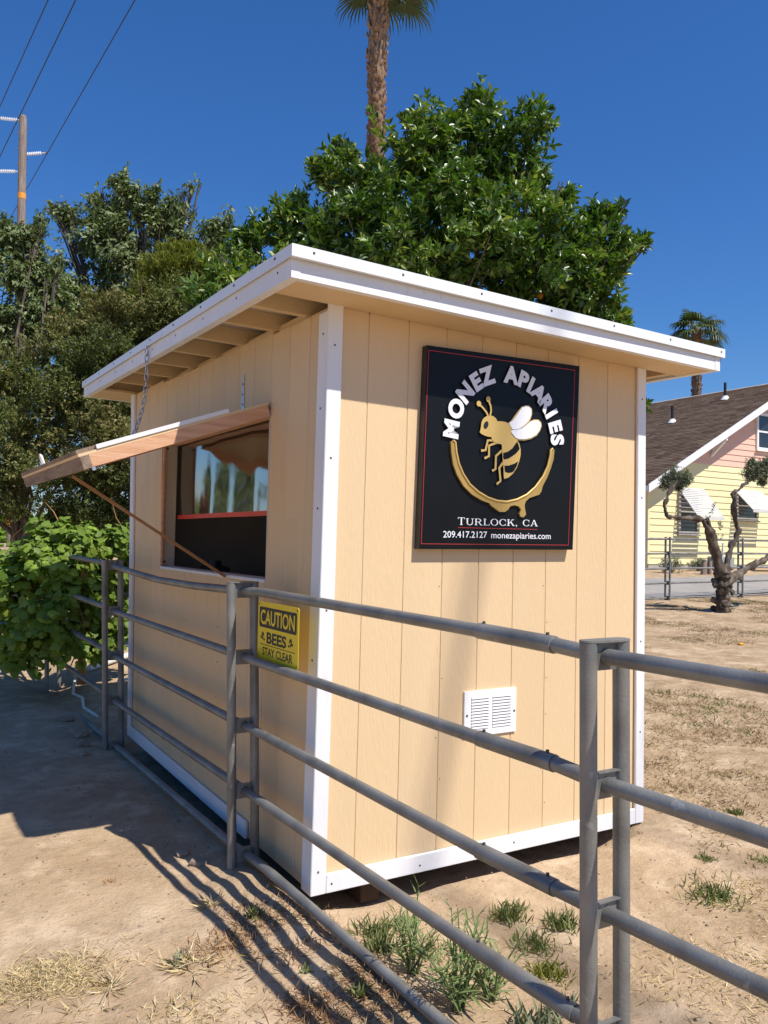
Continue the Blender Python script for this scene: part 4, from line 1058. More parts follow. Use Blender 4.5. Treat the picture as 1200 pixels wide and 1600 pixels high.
mb = MB(); mb.tube([pa + Vector((.016, 0, .008)), pa + Vector((0, 0, .010)), pa + Vector((-.006, 0, .004)), pa + Vector((-.003, 0, -.004))], .003, 6); mb.build('screw_hook', M['steel'], chain)

# ---------------------------------------------------------------- trees behind the shed
def tree(name, label, cat, blobs, root, top, r0, m_leaf, m_bark, seed, nlimb, group=None, crown_kw=None, rmin=.012):
    t = thing(name, label, cat, (root[0], root[1], gz1(root[0], root[1])), group)
    limbs((root[0], root[1], gz1(root[0], root[1]) - .05), top, blobs, m_bark, t, r0, nlimb, seed, rmin=rmin)
    crown('crown', blobs, m=m_leaf, parent=t, seed=seed, **crown_kw)
    return t


CITRUS = [(a, b, c, r * .88) for a, b, c, r in CITRUS]
TALLA = [(a, b, c, r * (.84 if r > .16 else 1.0)) for a, b, c, r in TALLA]
TALLB = [(a, b, c, r * .9) for a, b, c, r in TALLB] + [(.62, 12.0, 5.75, .42), (.80, 11.9, 5.3, .48), (.55, 11.9, 5.0, .45)]
citrus = tree('orange_tree', 'large dense glossy green orange tree rising behind the shed roof', 'tree', CITRUS, (3.85, 4.9), (3.85, 4.75, 2.2), .16, M['citrusleaf'], M['bark'], 11, 40,
              crown_kw=dict(n_clusters=8600, per=9, L_=.105, W_=.043, up=.35, spread=(25, 75), twig=.14, inner=.2, lump=.34, tint_sd=.24, void=4.6, void_cut=-.10, tint_bias=.04, fold=.22, curl=.06))
fr = [(4.16, 3.93, 4.05), (4.42, 3.75, 4.02), (3.62, 4.06, 2.95), (4.62, 3.52, 3.35), (3.2, 4.4, 3.4)]
bmf = bmesh.new(); bmesh.ops.create_icosphere(bmf, subdivisions=3, radius=.04); fm = bpy.data.meshes.new('orange'); bmf.to_mesh(fm); bmf.free()
fm.polygons.foreach_set('use_smooth', [True] * len(fm.polygons)); fm.materials.append(M['orange'])
for p in fr:
    o = bpy.data.objects.new('orange', fm); o.location = Vector(p) - Vector(citrus.location); link(o, citrus)

tree('tall_tree', 'tall airy tree with drooping leaves and sky gaps, behind the brownish shrubs', 'tree', TALLA, (2.6, 12.2), (2.4, 12.1, 3.6), .10, M['tallleaf'], M['bark'], 21, 34,
     crown_kw=dict(n_clusters=3000, per=8, L_=.115, W_=.050, up=.2, droop=.75, spread=(20, 90), twig=.35, inner=.3, lump=.45, void=3.0, tint_sd=.24, fold=.12, curl=.12))
tb = tree('tall_tree', 'leafy tree at the left edge, orange tape round its trunk', 'tree', TALLB, (.28, 11.2), (.35, 11.0, 3.2), .085, M['tallleaf'], M['bark'], 22, 12,
          crown_kw=dict(n_clusters=2700, per=8, L_=.11, W_=.048, up=.2, droop=.7, spread=(20, 90), twig=.3, inner=.3, lump=.4, void=3.2, tint_sd=.24, fold=.12, curl=.12))
mb = MB(); mb.tube([(.285, 11.19, 1.50), (.287, 11.185, 1.60)], .16, 14); mb.build('tape_band', M['band'], tb)
tree('juniper_tree', 'yellow-green fine-leaved tree top peeping between the tall tree and the shed eave', 'tree', JUNIPER, (2.55, 9.9), (2.55, 9.75, 2.9), .09, M['juniper'], M['bark'], 23, 8,
     crown_kw=dict(n_clusters=5200, per=8, L_=.075, W_=.020, up=1.0, spread=(10, 55), twig=.16, inner=.25, lump=.25, tint_sd=.2, fold=.1))
HB = [b for b in HEDGE]
lo_b = [b for b in HB if b[0] < .75]; hi_b = [b for b in HB if b[0] >= .75]
kw = dict(per=9, L_=.055, W_=.022, up=.35, spread=(20, 80), twig=.16, inner=.2, lump=.3, void=4.2, tint_sd=.2, fold=.15, patch=.9)
tree('bronze_shrub', 'big brown-green shrub behind the raised hatch and shed corner', 'shrub', hi_b, (1.5, 8.9), (1.5, 8.8, 1.6), .09, M['hedge'], M['bark'], 31, 14, 'bronze shrubs behind the vine', dict(n_clusters=11500, **kw))
tree('bronze_shrub', 'big brown-green shrub at the left edge above the grape vine', 'shrub', lo_b, (.1, 9.2), (.1, 9.1, 1.5), .09, M['hedge'], M['bark'], 32, 10, 'bronze shrubs behind the vine', dict(n_clusters=9000, **kw))
mb = MB(); mb.tube([(1.5, 8.6, 2.0), (1.35, 8.15, 2.9), (1.42, 7.95, 3.2), (1.55, 7.9, 3.1)], [.02, .014, .009, .004], 6)
mb.tube([(1.35, 8.15, 2.9), (1.2, 8.05, 3.15), (1.12, 8.0, 3.2)], [.012, .008, .003], 6)
o = mb.build('dead_branch', M['stone'], bpy.data.objects['bronze_shrub'])


# ---------------------------------------------------------------- palms
def palm(label, top, r_top, r_base, n_fronds, fl, blade, seed, boot_from, boot_scale, boot_n, low=-.9, bias=(0, 0, 0)):
    r = random.Random(seed); nr = np.random.default_rng(seed)
    x, y, z = top
    zb = gz1(x, y)
    t = thing('palm_tree', label, 'palm tree', (x, y, zb), 'fan palms')
    mb = MB(); n = 40; pts, rad = [], []
    for i in range(n):
        f = i / (n - 1); zz = zb - .1 + (z - zb + .1) * f
        pts.append((x + .12 * math.sin(f * 3.0) * (1 - f) - .05 * (1 - f), y + .05 * math.sin(f * 4) * (1 - f), zz))
        bul = math.exp(-((zz - (z - 1.15 * boot_scale)) / (.55 * boot_scale)) ** 2) * .05 * boot_scale
        rad.append(r_base + (r_top - r_base) * f + bul + r.uniform(-.006, .006))
    mb.tube(pts, rad, 18); mb.build('trunk', M['palmbark'], t)
    # stubs of cut leaf stalks
    V, F, T = [], [], []
    for k in range(boot_n):
        f = r.random() ** .8; zz = z - f * boot_from; a = r.uniform(0, 2 * PI)
        i = min(n - 1, max(0, (zz - zb) / (z - zb) * (n - 1))); c = Vector(pts[int(i)]); rd = rad[int(i)]
        u = Vector((math.cos(a), math.sin(a), 0)); w = Vector((-math.sin(a), math.cos(a), 0))
        p = Vector((c.x, c.y, zz)) + u * (rd * .92); h = r.uniform(.06, .17) * boot_scale; ww = r.uniform(.025, .05) * boot_scale; out = r.uniform(.015, .075) * boot_scale
        sl = r.uniform(-.03, .03)
        q = [p - w * ww, p + w * ww, p + w * (ww * .6 + sl) + u * out + Vector((0, 0, h)), p - w * (ww * .6 - sl) + u * out + Vector((0, 0, h)),
             p + u * (out + .012) + Vector((0, 0, h * .55))]
        b0 = len(V); V += [tuple(v) for v in q]
        tt = min(1, max(0, (1 - f) * .75 + r.uniform(-.25, .25)))
        for tri in ((0, 1, 4), (1, 2, 4), (2, 3, 4), (3, 0, 4)):
            F.append([b0 + j for j in tri]); T.append(tt)
    fast_mesh('leaf_bases', np.array(V), np.array(F), np.array(T), M['boot'], t)
    # fan leaves
    for k in range(n_fronds):
        a = k * 2.39996 + r.uniform(-.3, .3); el = math.asin(max(-1, min(1, low + (1.75) * ((k + .5) / n_fronds)))) if n_fronds > 1 else .5
        dirv = Vector((math.cos(a) * math.cos(el), math.sin(a) * math.cos(el), math.sin(el)))
        dirv = (dirv + Vector(bias)).normalized()
        pl = fl * r.uniform(.75, 1.05) * (1 + 1.2 * max(0, dirv.dot(Vector(bias))))
        s0 = Vector((x, y, z - .1)); e0 = s0 + dirv * pl + Vector((0, 0, -.18 * pl * math.cos(el)))
        mid = s0.lerp(e0, .5) + Vector((0, 0, .10 * pl))
        q = MB(); q.tube([s0, mid, e0], [.028 * boot_scale, .02 * boot_scale, .011 * boot_scale], 6)
        st = q.build('frond', M['petiole'], t)
        d = (e0 - mid).normalized(); side = d.cross(Vector((0, 0, 1))).normalized(); up = side.cross(d).normalized()
        V, F, T = [], [], []; ns = 26
        for j in range(ns):
            ang = math.radians(-115 + 230 * j / (ns - 1)); L = blade * (1 - .28 * abs(ang) / 2.0) * r.uniform(.9, 1.08)
            v = (d * math.cos(ang) + side * math.sin(ang)).normalized()
            fold_up = up * (.16 * abs(math.sin(ang)))
            wv = v.cross(up).normalized() * (blade * .042)
            p1 = e0 + (v + fold_up) * L * .52; p2 = e0 + (v + fold_up) * L * .82 + Vector((0, 0, -.13 * L * (1 + .6 * r.random()))); p3 = p2 + v * L * .12 + Vector((0, 0, -.34 * L * r.uniform(.6, 1.2)))
            b0 = len(V)
            for vv in (e0 - wv * .25, e0 + wv * .25, p1 - wv, p1 + wv, p2 - wv * .6, p2 + wv * .6, p3): V.append(tuple(vv))
            for tri in ((0, 1, 3), (0, 3, 2), (2, 3, 5), (2, 5, 4), (4, 5, 6)): F.append([b0 + i for i in tri]); T.append(min(1, max(0, r.gauss(.42, .18))))
        fast_mesh('fan_leaf', np.array(V), np.array(F), np.array(T), M['palmleaf'], st, kind=None)
    return t


palm('tall fan palm with a shaggy brown trunk rising above the orange tree', (6.34, 10.67, 12.1), .125, .165, 22, .45, .62, 5, 4.2, 1.0, 760, low=.0, bias=(.34, -.2, 0))
palm('distant fan palm standing behind the brown house roof', (31.8, 23.4, 11.9), .20, .24, 20, .75, 1.0, 6, 4.0, 1.2, 260, low=-.35)

# ---------------------------------------------------------------- utility pole and lines
px, py = 2.93, 34.65
up_ = thing('utility_pole', 'weathered wooden utility pole with pale insulators and an orange band', 'utility pole', (px, py, gz1(px, py)))
mb = MB(); mb.tube([(px + .14, py, gz1(px, py) - .3), (px + .1, py, 12.5), (px, py, 18.9), (px, py, 19.05)], [.2, .175, .15, .11], 16); mb.build('shaft', M['pole'], up_)
mb = MB(); mb.tube([(px + .055, py, 15.48), (px + .053, py, 15.72)], .168, 16); mb.build('band', M['band'], up_)
for i, ((ex, ey, ez), _q) in enumerate(WIRE):
    a = Vector((px + (.15 if ex > px else -.15), py, ez + (.0 if i else -.05) - (.0)))
    b = Vector((ex, ey, ez + .06))
    q = MB(); q.tube([a, a.lerp(b, .5), b], [.03, .028, .022], 8)
    for k in range(8):
        c = a.lerp(b, .12 + .085 * k); dv = (b - a).normalized(); q.tube([c - dv * .008, c + dv * .012], [.082, .05], 10)
    q.build('insulator', M['porcelain'], up_)
    q = MB(); q.tube([b - Vector((0, .07, 0)), b + Vector((0, .07, 0))], .045, 8); q.build('line_clamp', M['screw'], up_)
q = MB()
for k in range(9):
    z = 15.9 + .33 * k; s_ = -1 if k % 2 else 1; q.tube([(px + s_ * .12, py - .05, z), (px + s_ * .25, py - .05, z)], .016, 5)
q.build('pole_steps', M['screw'], up_)
LB = ['left of the three power lines overhead, off to the edge', 'power line crossing the head of the utility pole', 'right-hand power line, clamped to the lone right insulator']
LB[0] = 'power line nearest the left edge, crossing the sky above the pole'
for i, (a, b) in enumerate(WIRE):
    a, b = Vector(a), Vector(b); d = (b - a).normalized()
    pts = [a - d * 60 + Vector((0, 0, 2.2)), a - d * 30 + Vector((0, 0, .9)), a - d * 8 + Vector((0, 0, .15)), a, a + d * 8 + Vector((0, 0, -.04)), b, b + d * 12 + Vector((0, 0, .05)), b + d * 35 + Vector((0, 0, .5))]
    pts = [a - d * 60, a - d * 20, a, b, b + d * 20, b + d * 45]
    mb = MB(); mb.tube(pts, .017, 6)
    tag(mb.build('power_line', M['wire'], None), LB[i], 'power line', 'power lines')

# ---------------------------------------------------------------- the house
HXL, HXR, HY, HYB = 19.03, 33.4, 15.1, 25.0
PKX = (HXL + HXR) / 2; EZ = 3.36; SL = .535; OV = .62       # eave at the wall line, slope, rake overhang
zg = .62
house = thing('house', 'yellow and pink clapboard house with a brown shingle roof', 'house', (PKX, HY, .7))
def hz(x): return EZ + .10 + (PKX - HXL - abs(x - PKX)) * SL       # underside of roof
mb = MB(); mb.prism([(HXL + .03, .2), (HXR - .03, .2), (HXR - .03, hz(HXR) - .1), (PKX, hz(PKX) - .1), (HXL + .03, hz(HXL) - .1)], (0, 0, 0), (1, 0, 0), (0, 0, 1), (0, 1, 0), HY + .03, HYB)
wall = mb.build('wall', M['hyellow'], house)
mb = MB(); mb.cbox(HXL + .05, HXR - .05, HY - .005, HY + .04, .1, .84, .01); mb.build('foundation', M['concrete'], house)
z = .82; k = 0
while z < hz(PKX) - .25:
    h = .2075; pink = z > 3.95
    m_ = M['hpink'] if pink else M['hyellow']
    inset = 0 if z + h < hz(HXL) else (z + h * .6 - hz(HXL)) / SL
    xa, xb = HXL + inset, HXR - inset
    q = MB(); q.hexa([(xa, HY - .028, z), (xb, HY - .028, z), (xb, HY + .031, z), (xa, HY + .031, z)],
                     [(xa, HY - .006, z + h + .012), (xb, HY - .006, z + h + .012), (xb, HY + .031, z + h + .012), (xa, HY + .031, z + h + .012)])
    q.build('clapboard', m_, wall); z += h; k += 1
mb = MB(); mb.cbox(HXL - .02, HXL + .07, HY - .036, HY + .05, .82, hz(HXL) - .03, .004); mb.build('corner_board', M['hyellow'], wall)
# roof
RX = [(HXL - .68, PKX), (PKX, HXR + .68)]
RT = .16
def rz(x): return hz(x)
mb = MB()
rp = [(HXL - .68, rz(HXL - .68)), (PKX, rz(PKX)), (HXR + .68, rz(HXR + .68)), (HXR + .68, rz(HXR + .68) + RT), (PKX, rz(PKX) + RT), (HXL - .68, rz(HXL - .68) + RT)]
mb.prism(rp, (0, 0, 0), (1, 0, 0), (0, 0, 1), (0, 1, 0), HY - OV, HYB + .5)
hroof = mb.build('roof', M['ply'], house)
# shingle courses on both slopes
V, F, T = [], [], []
nrng = np.random.default_rng(3)
slope_len = (PKX - HXL + .68) * math.hypot(1, SL); courses = int(slope_len / .14)
for sgn in (-1, 1):
    for c in range(courses):
        t0, t1 = c * .14 / slope_len, (c + 1.25) * .14 / slope_len
        t1 = min(t1, 1.0)
        xe = HXL - .70 if sgn < 0 else HXR + .70
        xa, xb = xe + (PKX - xe) * t0, xe + (PKX - xe) * t1
        za, zb_ = rz(xa) + RT + .020, rz(xb) + RT + .004
        y = HY - OV - .02 - nrng.uniform(0, .3); row = nrng.normal() * .10
        while y < HYB + .5:
            w_ = nrng.uniform(.26, .36); ya, yb = max(y, HY - OV - .02), min(y + w_ - .006, HYB + .52); y += w_
            if yb - ya < .02: continue
            dz = nrng.uniform(-.003, .004); b0 = len(V)
            V += [(xa, ya, za + dz), (xa, yb, za + dz), (xb, yb, zb_), (xb, ya, zb_), (xa, ya, za - .02), (xa, yb, za - .02)]
            tt = min(1, max(0, .42 + row + nrng.normal() * .17))
            F += [[b0, b0 + 1, b0 + 2], [b0, b0 + 2, b0 + 3], [b0, b0 + 4, b0 + 5], [b0, b0 + 5, b0 + 1]]; T += [tt] * 4
sh = fast_mesh('shingles', np.array(V), np.array(F), np.array(T), M['shingle'], hroof)
# rake boards
for sgn in (-1, 1):
    xe = HXL - .70 if sgn < 0 else HXR + .70
    q = MB(); q.prism([(xe, rz(xe) - .07), (PKX, rz(PKX) - .07), (PKX, rz(PKX) + RT + .012), (xe, rz(xe) + RT + .012)], (0, 0, 0), (1, 0, 0), (0, 0, 1), (0, 1, 0), HY - OV - .05, HY - OV - .005)
    q.build('rake_board', M['white'], hroof)
    q = MB(); q.box(min(xe, xe - sgn * .03), max(xe, xe - sgn * .03), HY - OV, HYB + .5, rz(xe) - .02, rz(xe) + RT - .02); q.build('eave_fascia', M['white'], hroof)
for bx in (22.05, 26.2):
    q = MB(); zz = rz(bx) - .06
    q.cbox(bx - .05, bx + .05, HY - OV + .0, HY - .03, zz - .12, zz, .006)
    q.hexa([(bx - .045, HY - .03, zz - .62), (bx + .045, HY - .03, zz - .62), (bx + .045, HY - .03, zz - .52), (bx - .045, HY - .03, zz - .52)],
           [(bx - .045, HY - OV + .06, zz - .16), (bx + .045, HY - OV + .06, zz - .16), (bx + .045, HY - OV + .12, zz - .10), (bx - .045, HY - OV + .12, zz - .10)])
    q.build('eave_bracket', M['white'], hroof)
for (vx, vy) in ((23.5, 17.9), (25.2, 16.9)):
    zz = rz(vx) + RT
    q = MB(); q.tube([(vx, vy, zz - .05), (vx, vy, zz + .62)], .05, 10); vp = q.build('vent_pipe', M['ink'], hroof)
    q = MB(); q.tube([(vx + .02, vy, zz - .04), (vx + .02, vy, zz + .12)], [.19, .085], 12); q.build('pipe_boot', M['ventwhite'], vp)
q = MB(); xx = 22.6; q.hexa([(xx - .9, 18.6, rz(xx - .9) + RT + .03), (xx, 18.9, rz(xx) + RT + .03), (xx, 19.0, rz(xx) + RT + .03), (xx - .9, 18.75, rz(xx - .9) + RT + .03)],
                           [(xx - .9, 18.6, rz(xx - .9) + RT + .12), (xx, 18.9, rz(xx) + RT + .05), (xx, 19.0, rz(xx) + RT + .05), (xx - .9, 18.75, rz(xx - .9) + RT + .12)])
q.build('roof_flashing', M['flashing'], hroof)
# windows and awnings
def house_window(x0, x1, z0, z1, fm_, blinds=True, sash=True):
    q = MB(); w_ = .09
    for b in ((x0, x0 + w_, z0, z1), (x1 - w_, x1, z0, z1), (x0 + w_, x1 - w_, z0, z0 + w_), (x0 + w_, x1 - w_, z1 - w_, z1)):
        q.box(b[0], b[1], HY - .085, HY - .015, b[2], b[3])
    wd = q.build('window', fm_, house)
    q = MB(); q.box(x0 + w_, x1 - w_, HY - .05, HY - .034, z0 + w_, z1 - w_); q.build('pane', M['glass'], wd)
    zm = (z0 + z1) / 2
    q = MB(); q.box(x0 + w_, x1 - w_, HY - .066, HY - .0505, zm - .03, zm + .03); q.build('meeting_rail', fm_, wd)
    q = MB(); q.cbox(x0 - .05, x1 + .05, HY - .13, HY - .0855, z0 - .05, z0, .004); q.build('sill', fm_, wd)
    if blinds:
        for k in range(int((z1 - zm - w_) / .075)):
            zz = zm + .05 + k * .075
            q = MB(); q.box(x0 + w_ + .01, x1 - w_ - .01, HY - .0565, HY - .0505, zz, zz + .045); q.build('blind_slat', M['blind'], wd)
    return wd
house_window(20.40, 21.38, 1.80, 3.25, M['concrete'])
house_window(23.32, 24.50, 2.34, 3.30, M['concrete'], blinds=False)
house_window(24.42, 25.35, 4.82, 6.12, M['white'], blinds=False)
def awning(x0, x1, zt, drop, out):
    q = MB(); q.tube([(x0, HY - .03, zt), (x0, HY - out, zt - drop)], .014, 6); q.tube([(x1, HY - .03, zt), (x1, HY - out, zt - drop)], .014, 6)
    aw = q.build('awning', M['awning'], house); n = 15
    for k in range(n):
        t0, t1 = k / n, (k + .5) / n
        y0, y1 = HY - .04 - (out - .04) * t0, HY - .04 - (out - .04) * t1; z0, z1 = zt - drop * t0, zt - drop * t1
        q = MB(); q.hexa([(x0 - .01, y0, z0), (x1 + .01, y0, z0), (x1 + .01, y1, z1 - .004), (x0 - .01, y1, z1 - .004)], [(x0 - .01, y0, z0 + .015), (x1 + .01, y0, z0 + .015), (x1 + .01, y1, z1 + .011), (x0 - .01, y1, z1 + .011)])
        q.build('slat', M['awning'], aw)
    q = MB(); q.cbox(x0 - .015, x1 + .015, HY - out - .03, HY - out, zt - drop - .09, zt - drop + .01, .004); q.build('valance', M['awning'], aw)
awning(20.42, 21.66, 3.29, .93, .80)
awning(23.25, 24.72, 3.37, .70, .75)

# yard between fence and house
xs = np.linspace(3, 45, 60); y_near, y_far = 8.75, 11.9
mb = MB(); v = []
for x in xs:
    for j in range(9):
        y = y_near + (y_far - y_near) * j / 8 + .12 * math.sin(x * .9 + j); v.append((x, y, gz1(x, y) + .03))
mb.add(v, [(i * 9 + j, (i + 1) * 9 + j, (i + 1) * 9 + j + 1, i * 9 + j + 1) for i in range(59) for j in range(8)], True)
tag(mb.build('driveway', M['driveway'], None), 'grey paved driveway in front of the yellow house', kind='structure')

ff = thing('pipe_fence', 'far pipe fence with twin posts between the olive tree and the driveway', 'fence', (14, 8.4, .25))
FR = (1.25, .96, .66, .37, .07)
for zz in FR:
    q = MB(); q.tube([(x, 8.4, gz1(x, 8.4) * .3 + .7 * np.interp(x, [5, 12, 26], [.16, .27, .40]) + zz) for x in (5.0, 9.7, 12.0, 14.3, 16.6, 18.9, 26)], .019, 8); q.build('rail', M['galv'], ff)
for x in (7.4, 9.7, 12.0, 14.3, 16.6, 18.9, 21.2):
    zb = gz1(x, 8.4) * .3 + .7 * np.interp(x, [5, 12, 26], [.16, .27, .40])
    for dy in (-.055, .055):
        q = MB(); q.tube([(x, 8.4 + dy, zb - .25), (x, 8.4 + dy, zb + 1.285)], .021, 8); q.build('post', M['galv'], ff)
    q = MB(); q.box(x - .022, x + .022, 8.4 - .077, 8.4 + .077, zb + 1.286, zb + 1.292); q.build('cap_plate', M['galv'], ff)
    for zz in FR[1:]:
        q = MB(); q.box(x - .004, x + .004, 8.4 - .036, 8.4 + .036, zb + zz - .04, zb + zz + .04); q.build('rail_bracket', M['galv'], ff)

# olive tree pollarded into two tufts
ol = thing('olive_tree', 'gnarled olive tree pruned to pompom tufts standing in front of the far fence', 'tree', (11.18, 6.5, .2))
mb = MB()
rr = random.Random(8)
def gn(pts, rad, n=14, sub=7):
    P_, R_2 = [], []
    for i in range(len(pts) - 1):
        for k in range(sub):
            t = k / sub; P_.append(Vector(pts[i]).lerp(Vector(pts[i + 1]), t) + Vector((rr.uniform(-1, 1), rr.uniform(-1, 1), 0)) * .008); R_2.append(.88 * (rad[i] + (rad[i + 1] - rad[i]) * t) * rr.uniform(.9, 1.1))
    P_.append(Vector(pts[-1])); R_2.append(rad[-1]); mb.tube(P_, R_2, n)
gn([(11.18, 6.5, .05), (11.17, 6.5, .35), (11.18, 6.5, .65), (11.16, 6.5, .98)], [.185, .14, .13, .15], 18, 12)
gn([(11.12, 6.5, .9), (11.0, 6.48, 1.2), (10.75, 6.45, 1.6), (10.5, 6.42, 1.87), (10.05, 6.42, 1.86), (9.62, 6.42, 1.87), (9.55, 6.43, 2.06), (9.74, 6.45, 2.33), (9.92, 6.46, 2.5)], [.11, .07, .055, .048, .042, .038, .034, .03, .024])
gn([(11.0, 6.5, 1.2), (10.86, 6.48, 1.5), (10.70, 6.5, 1.86)], [.08, .072, .062])
gn([(11.2, 6.5, .9), (11.3, 6.52, 1.12), (11.5, 6.55, 1.45), (11.66, 6.55, 1.70), (11.55, 6.55, 2.0), (11.5, 6.55, 2.33), (11.85, 6.56, 2.55), (12.1, 6.57, 2.66)], [.10, .066, .056, .05, .046, .042, .035, .026])
gn([(11.25, 6.5, .75), (11.7, 6.52, .95), (12.2, 6.5, 1.13), (12.7, 6.45, 1.35), (13.1, 6.45, 1.75)], [.09, .07, .06, .05, .04])
for k in range(16):
    a = rr.uniform(0, 6.28); z = rr.uniform(.15, .95); c = Vector((11.18 + .14 * math.cos(a), 6.5 + .14 * math.sin(a), z)); mb.tube([c, c + Vector((.05 * math.cos(a), .05 * math.sin(a), .03)), c + Vector((.065 * math.cos(a), .065 * math.sin(a), .05))], [.06, .05, .02], 7)
roughen(mb.build('trunk', M['olivebark'], ol), .026, 11, 3)
OLV = [list(b) for b in OLIVE] + [(13.15, 6.45, 1.95, .25)]
crown('crown', OLV, 1700, 9, .055, .013, M['oliveleaf'], ol, seed=41, up=.3, spread=(15, 80), twig=.12, inner=.3, lump=.3, fold=.1)
spr = [(10.72 + i * .05, 6.48, 1.9 + .06 * i + .02 * (i % 2), .045) for i in range(5)] + [(11.05 + .02 * (i % 2), 6.48, 1.35 + .09 * i, .05) for i in range(7)] + [(11.3, 6.45, .25, .12), (11.36, 6.42, .32, .1)]
crown('sucker_shoots', spr, 70, 6, .05, .013, M['oliveleaf'], ol, seed=42, up=1.0, spread=(15, 60), twig=.06, inner=.4, fold=.1)

# things along the foundation
def sit(x, y): return gz1(x, y)
for i, (x, y, h) in enumerate(((18.62, 12.7, .36), (18.78, 12.78, .42), (18.95, 12.74, .40))):
    mb = MB(); mb.tube([(x, y, sit(x, y) - .05), (x + .01, y, sit(x, y) + h)], [.075, .065], 9)
    tag(mb.build('stump', M['pole'], None), ('leftmost of three short grey stumps before the yellow house', 'middle one of three short grey stumps before the yellow house', 'rightmost of three short grey stumps before the yellow house')[i], 'stump', 'stumps in front of the house')
x, y = 21.0, 13.9
ac = thing('utility_box', 'dark grey machinery box by the yellow house foundation, behind the olive trunk', 'machine', (x, y, sit(x, y)))
mb = MB(); mb.cbox(x - .35, x + .35, y - .25, y + .25, sit(x, y), sit(x, y) + .42, .03); bx = mb.build('case', M['grey'], ac)
mb = MB(); mb.tube([(x - .2, y, sit(x, y) + .42), (x - .2, y, sit(x, y) + .85), (x + .1, y, sit(x, y) + .85), (x + .1, y, sit(x, y) + .42)], .03, 8); mb.build('pipe_loop', M['pvc'], ac)
x, y = 22.6, 12.6; zz = sit(x, y)
mb = MB(); mb.hexa([(x - 1.0, y, zz + .72), (x + .25, y - .2, zz + .02), (x + 1.0, y + .5, zz + .02), (x - .25, y + .6, zz + .80)], [(x - 1.0, y, zz + .74), (x + .25, y - .2, zz + .05), (x + 1.0, y + .5, zz + .05), (x - .25, y + .6, zz + .83)])
tag(mb.build('tilted_panel', M['canvas'], None), 'off-white flat panel leaning at a slant in the yard of the yellow house', 'panel')
for i, (x, y, h, lab) in enumerate(((18.0, 13.3, .45, 'low grey-green dry bush near the corner of the yellow house'), (19.9, 13.9, .35, 'small dry bush below the awning window of the yellow house'), (20.55, 14.2, .30, 'little dry bush beside the utility box at the foundation'))):
    b = thing('bush', lab, 'bush', (x, y, sit(x, y)), 'bushes along the house')
    bl = [(x + .18 * math.cos(j * 2.4), y + .15 * math.sin(j * 2.4), sit(x, y) + h * (.4 + .12 * j), h * .45) for j in range(4)]
    limbs((x, y, sit(x, y) - .02), (x, y, sit(x, y) + h * .4), bl, M['bark'], b, .02, 4, 50 + i, name='stems', rmin=.004)
    crown('foliage', bl, 160, 8, .06, .02, M['oliveleaf'], b, seed=51 + i, fold=.1)

# ---------------------------------------------------------------- grape vine on the fence
vine = thing('grape_vine', 'bright green grape vine sprawling over the far end of the pipe fence', 'vine', (-.3, 5.2, -.1))
mb = MB(); rr = random.Random(12)
stem0 = Vector((.15, 5.1, gz1(.15, 5.1) - .05))
mb.tube([stem0, stem0 + Vector((-.02, .03, .35)), stem0 + Vector((.05, 0, .75)), stem0 + Vector((-.05, .02, 1.05))], [.04, .033, .03, .025], 8)
for b in VINE:
    e = Vector(b[:3]); m_ = stem0.lerp(e, .5) + Vector((rr.uniform(-.15, .15), rr.uniform(-.15, .15), .25))
    mb.tube([stem0 + Vector((0, 0, .9)), m_, e, e + Vector((rr.uniform(-.2, .2), rr.uniform(-.2, .2), -.2))], [.018, .012, .008, .004], 6)
for k in range(16):            # tendril shoots standing up from the top
    b = VINE[rr.randrange(len(VINE))]
    s0 = Vector(b[:3]) + Vector((0, 0, b[3] * .6)); e = s0 + Vector((rr.uniform(-.2, .2), rr.uniform(-.2, .2), rr.uniform(.12, .30)))
    mb.tube([s0, s0.lerp(e, .5) + Vector((rr.uniform(-.04, .04), 0, .02)), e], [.006, .004, .002], 5)
mb.build('stems', M['stick'], vine)
LOBE = [(0, 0), (.30, -.10), (.46, .12), (.42, .34), (.52, .52), (.30, .62), (.24, .84), (0, 1.0), (-.24, .84), (-.30, .62), (-.52, .52), (-.42, .34), (-.46, .12), (-.30, -.10)]
def vine_leaf_mesh(name, seed):
    r = random.Random(seed); me = bpy.data.meshes.new(name); v = [(0, .38, .03)]
    for x, y in LOBE: v.append((x * r.uniform(.92, 1.08), y * r.uniform(.95, 1.05), -.45 * x * x - .30 * (y - .4) ** 2 + r.uniform(-.06, .06)))
    me.from_pydata(v, [], [(0, i, i % len(LOBE) + 1) for i in range(1, len(LOBE) + 1)])
    me.materials.append(M['vineleaf1']); return me
VL = [vine_leaf_mesh('leaf', 60 + i) for i in range(5)]
Pv, Dv = crown_points(VINE, 7500, .2, .35, 77, 1.0, 6.0)
nr_ = np.random.default_rng(78)
camp = np.array([-1.46, -2.9, 1.38]); gd = np.linalg.norm(Pv - camp, axis=1)
order = np.argsort(gd + nr_.normal(size=len(gd)) * .25)
axv = unit(nr_.normal(size=Pv.shape) + np.array([0, 0, -.7])); nv = unit(Dv * .8 + np.array([.1, -.35, .75]) + nr_.normal(size=Pv.shape) * .35)
sd = unit(np.cross(axv, nv)); axv = np.cross(nv, sd); szs = nr_.uniform(.045, .085, len(Pv))
for q, i in enumerate(order[:300]):
    o = bpy.data.objects.new('leaf', VL[q % 5]); link(o, vine)
    mx = Matrix((tuple(sd[i]), tuple(axv[i]), tuple(nv[i]))).transposed().to_4x4()
    o.matrix_local = Matrix.Translation(Vector(Pv[i]) - Vector(vine.location)) @ mx @ Matrix.Scale(float(szs[i]), 4)
rest = order[300:]
lob = np.array([(0, .38, .03)] + [(x, y, -.16 * x * x - .12 * (y - .4) ** 2) for x, y in LOBE])
nL = len(LOBE)
